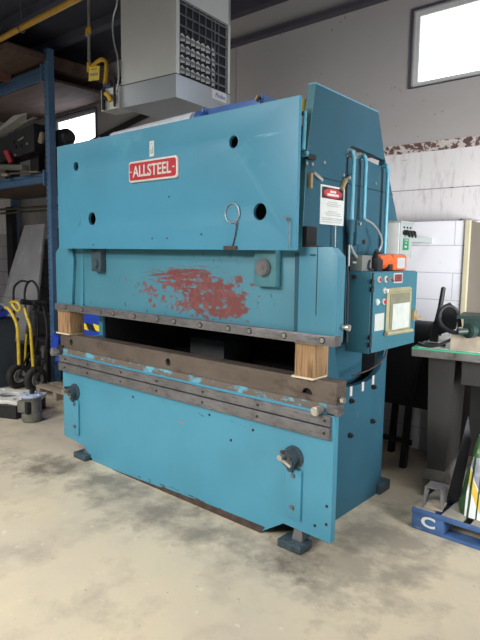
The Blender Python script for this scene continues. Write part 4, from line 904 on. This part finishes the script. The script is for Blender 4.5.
# ================================================================= DARK MACHINE behind (bench grinder on a stand)
GR = thing('pedestal_machine', (-1.9, 4.05, 0), 'black workshop machine on thin legs in the shadow behind the cabinet', 'machine')
obj('machine_body', B().box(-2.05, -1.56, 3.95, 4.28, .48, .96, .03), 'void', GR)
obj('machine_drum', B().cyl((-2.02, 4.1, 1.00), (-1.62, 4.1, 1.00), .13, seg=28, bev=.02), 'black', GR)
for x, y in ((-1.98, 3.98), (-1.75, 3.98), (-1.98, 4.25), (-1.62, 4.2)):
    obj('leg', B().hull([(x-.02, y-.02, .5), (x+.02, y-.02, .5), (x-.02, y+.02, .5), (x+.02, y+.02, .5), (x-.045, y-.03, 0), (x, y-.03, 0), (x-.045, y+.02, 0), (x, y+.02, 0)]), 'black', GR)
obj('leg_brace', B().box(-2.02, -1.72, 3.98, 4.0, .18, .22), 'black', GR)
obj('feed_rod', B().cyl((-1.62, 3.9, .98), (-1.70, 3.9, .50), .008), 'dark', GR)
obj('added_dark_box', B().box(-1.58, -1.44, 4.22, 4.42, .0, .93, .01), 'void', GR)  # dark box added to darken what shows under the stand
obj('pedal', B().box(-2.12, -2.02, 3.92, 4.0, .22, .34, .01), 'black', GR)

# ================================================================= LIGHTS
def area(name, loc, target, sx, sy, power, col=(1, 1, 1), spread=180):
    l = bpy.data.lights.new(name, 'AREA'); l.shape = 'RECTANGLE'; l.size = sx; l.size_y = sy; l.energy = power; l.color = col; l.spread = math.radians(spread)
    o = bpy.data.objects.new(name, l); C.objects.link(o); o.location = loc
    o.rotation_euler = (Vector(target)-Vector(loc)).to_track_quat('-Z', 'Y').to_euler()
    return o
area('overhead_light', (-3.6, -1.2, 4.0), (-3.5, -.6, 0), 2.6, .6, 105, (1, .985, .95), 140)
area('added_side_light', (3.4, -.6, 1.3), (-1.7, 3.0, .5), 2.2, 2.0, 25, (.95, .98, 1))  # unseen low light added to brighten the lower side frame
area('added_side_light', (1.7, 2.5, 1.5), (-1.6, 4.6, 1.3), 1.6, 1.6, 80, (.97, .98, 1), 84)  # unseen low light added to brighten the lower right wall
area('overhead_light', (-3.2, -3.6, 3.9), (-2.6, -.2, .2), 3.0, 1.2, 215, (1, .985, .95), 92)
area('overhead_light', (-7.4, .6, 4.0), (-7.2, 1.4, 0), 2.0, .5, 60, (1, .985, .95), 150)
area('overhead_light', (-.3, 2.3, 4.0), (-.4, 2.4, 0), 1.6, .4, 34, (1, .985, .95), 120)  # unseen lamp added to brighten the stand top and nearby floor
w = bpy.data.worlds.new('World'); scn.world = w; w.use_nodes = True
w.node_tree.nodes['Background'].inputs[0].default_value = (.80, .88, 1.0, 1)
w.node_tree.nodes['Background'].inputs[1].default_value = .15

# ================================================================= CAMERA
yaw, pit, rol, f = -0.71543106, 0.11442171, 0.01385672, 560.889715
fw = Vector((math.sin(yaw)*math.cos(pit), math.cos(yaw)*math.cos(pit), -math.sin(pit)))
r_ = Vector((math.cos(yaw), -math.sin(yaw), 0)); u_ = r_.cross(fw)
r2_ = math.cos(rol)*r_+math.sin(rol)*u_; u2_ = -math.sin(rol)*r_+math.cos(rol)*u_
cam = bpy.data.cameras.new('camera'); co = bpy.data.objects.new('camera', cam); C.objects.link(co)
mt = Matrix((r2_, u2_, -fw)).transposed().to_4x4(); mt.translation = (0, 0, 1.6)
co.matrix_world = mt
cam.sensor_fit = 'VERTICAL'; cam.sensor_height = 36; cam.lens = f*36/640; cam.clip_start = .05
scn.camera = co
scn.view_settings.view_transform = 'Standard'; scn.view_settings.look = 'None'; scn.view_settings.gamma = 1
scn.view_settings.use_curve_mapping = False; scn.view_settings.exposure = -0.2
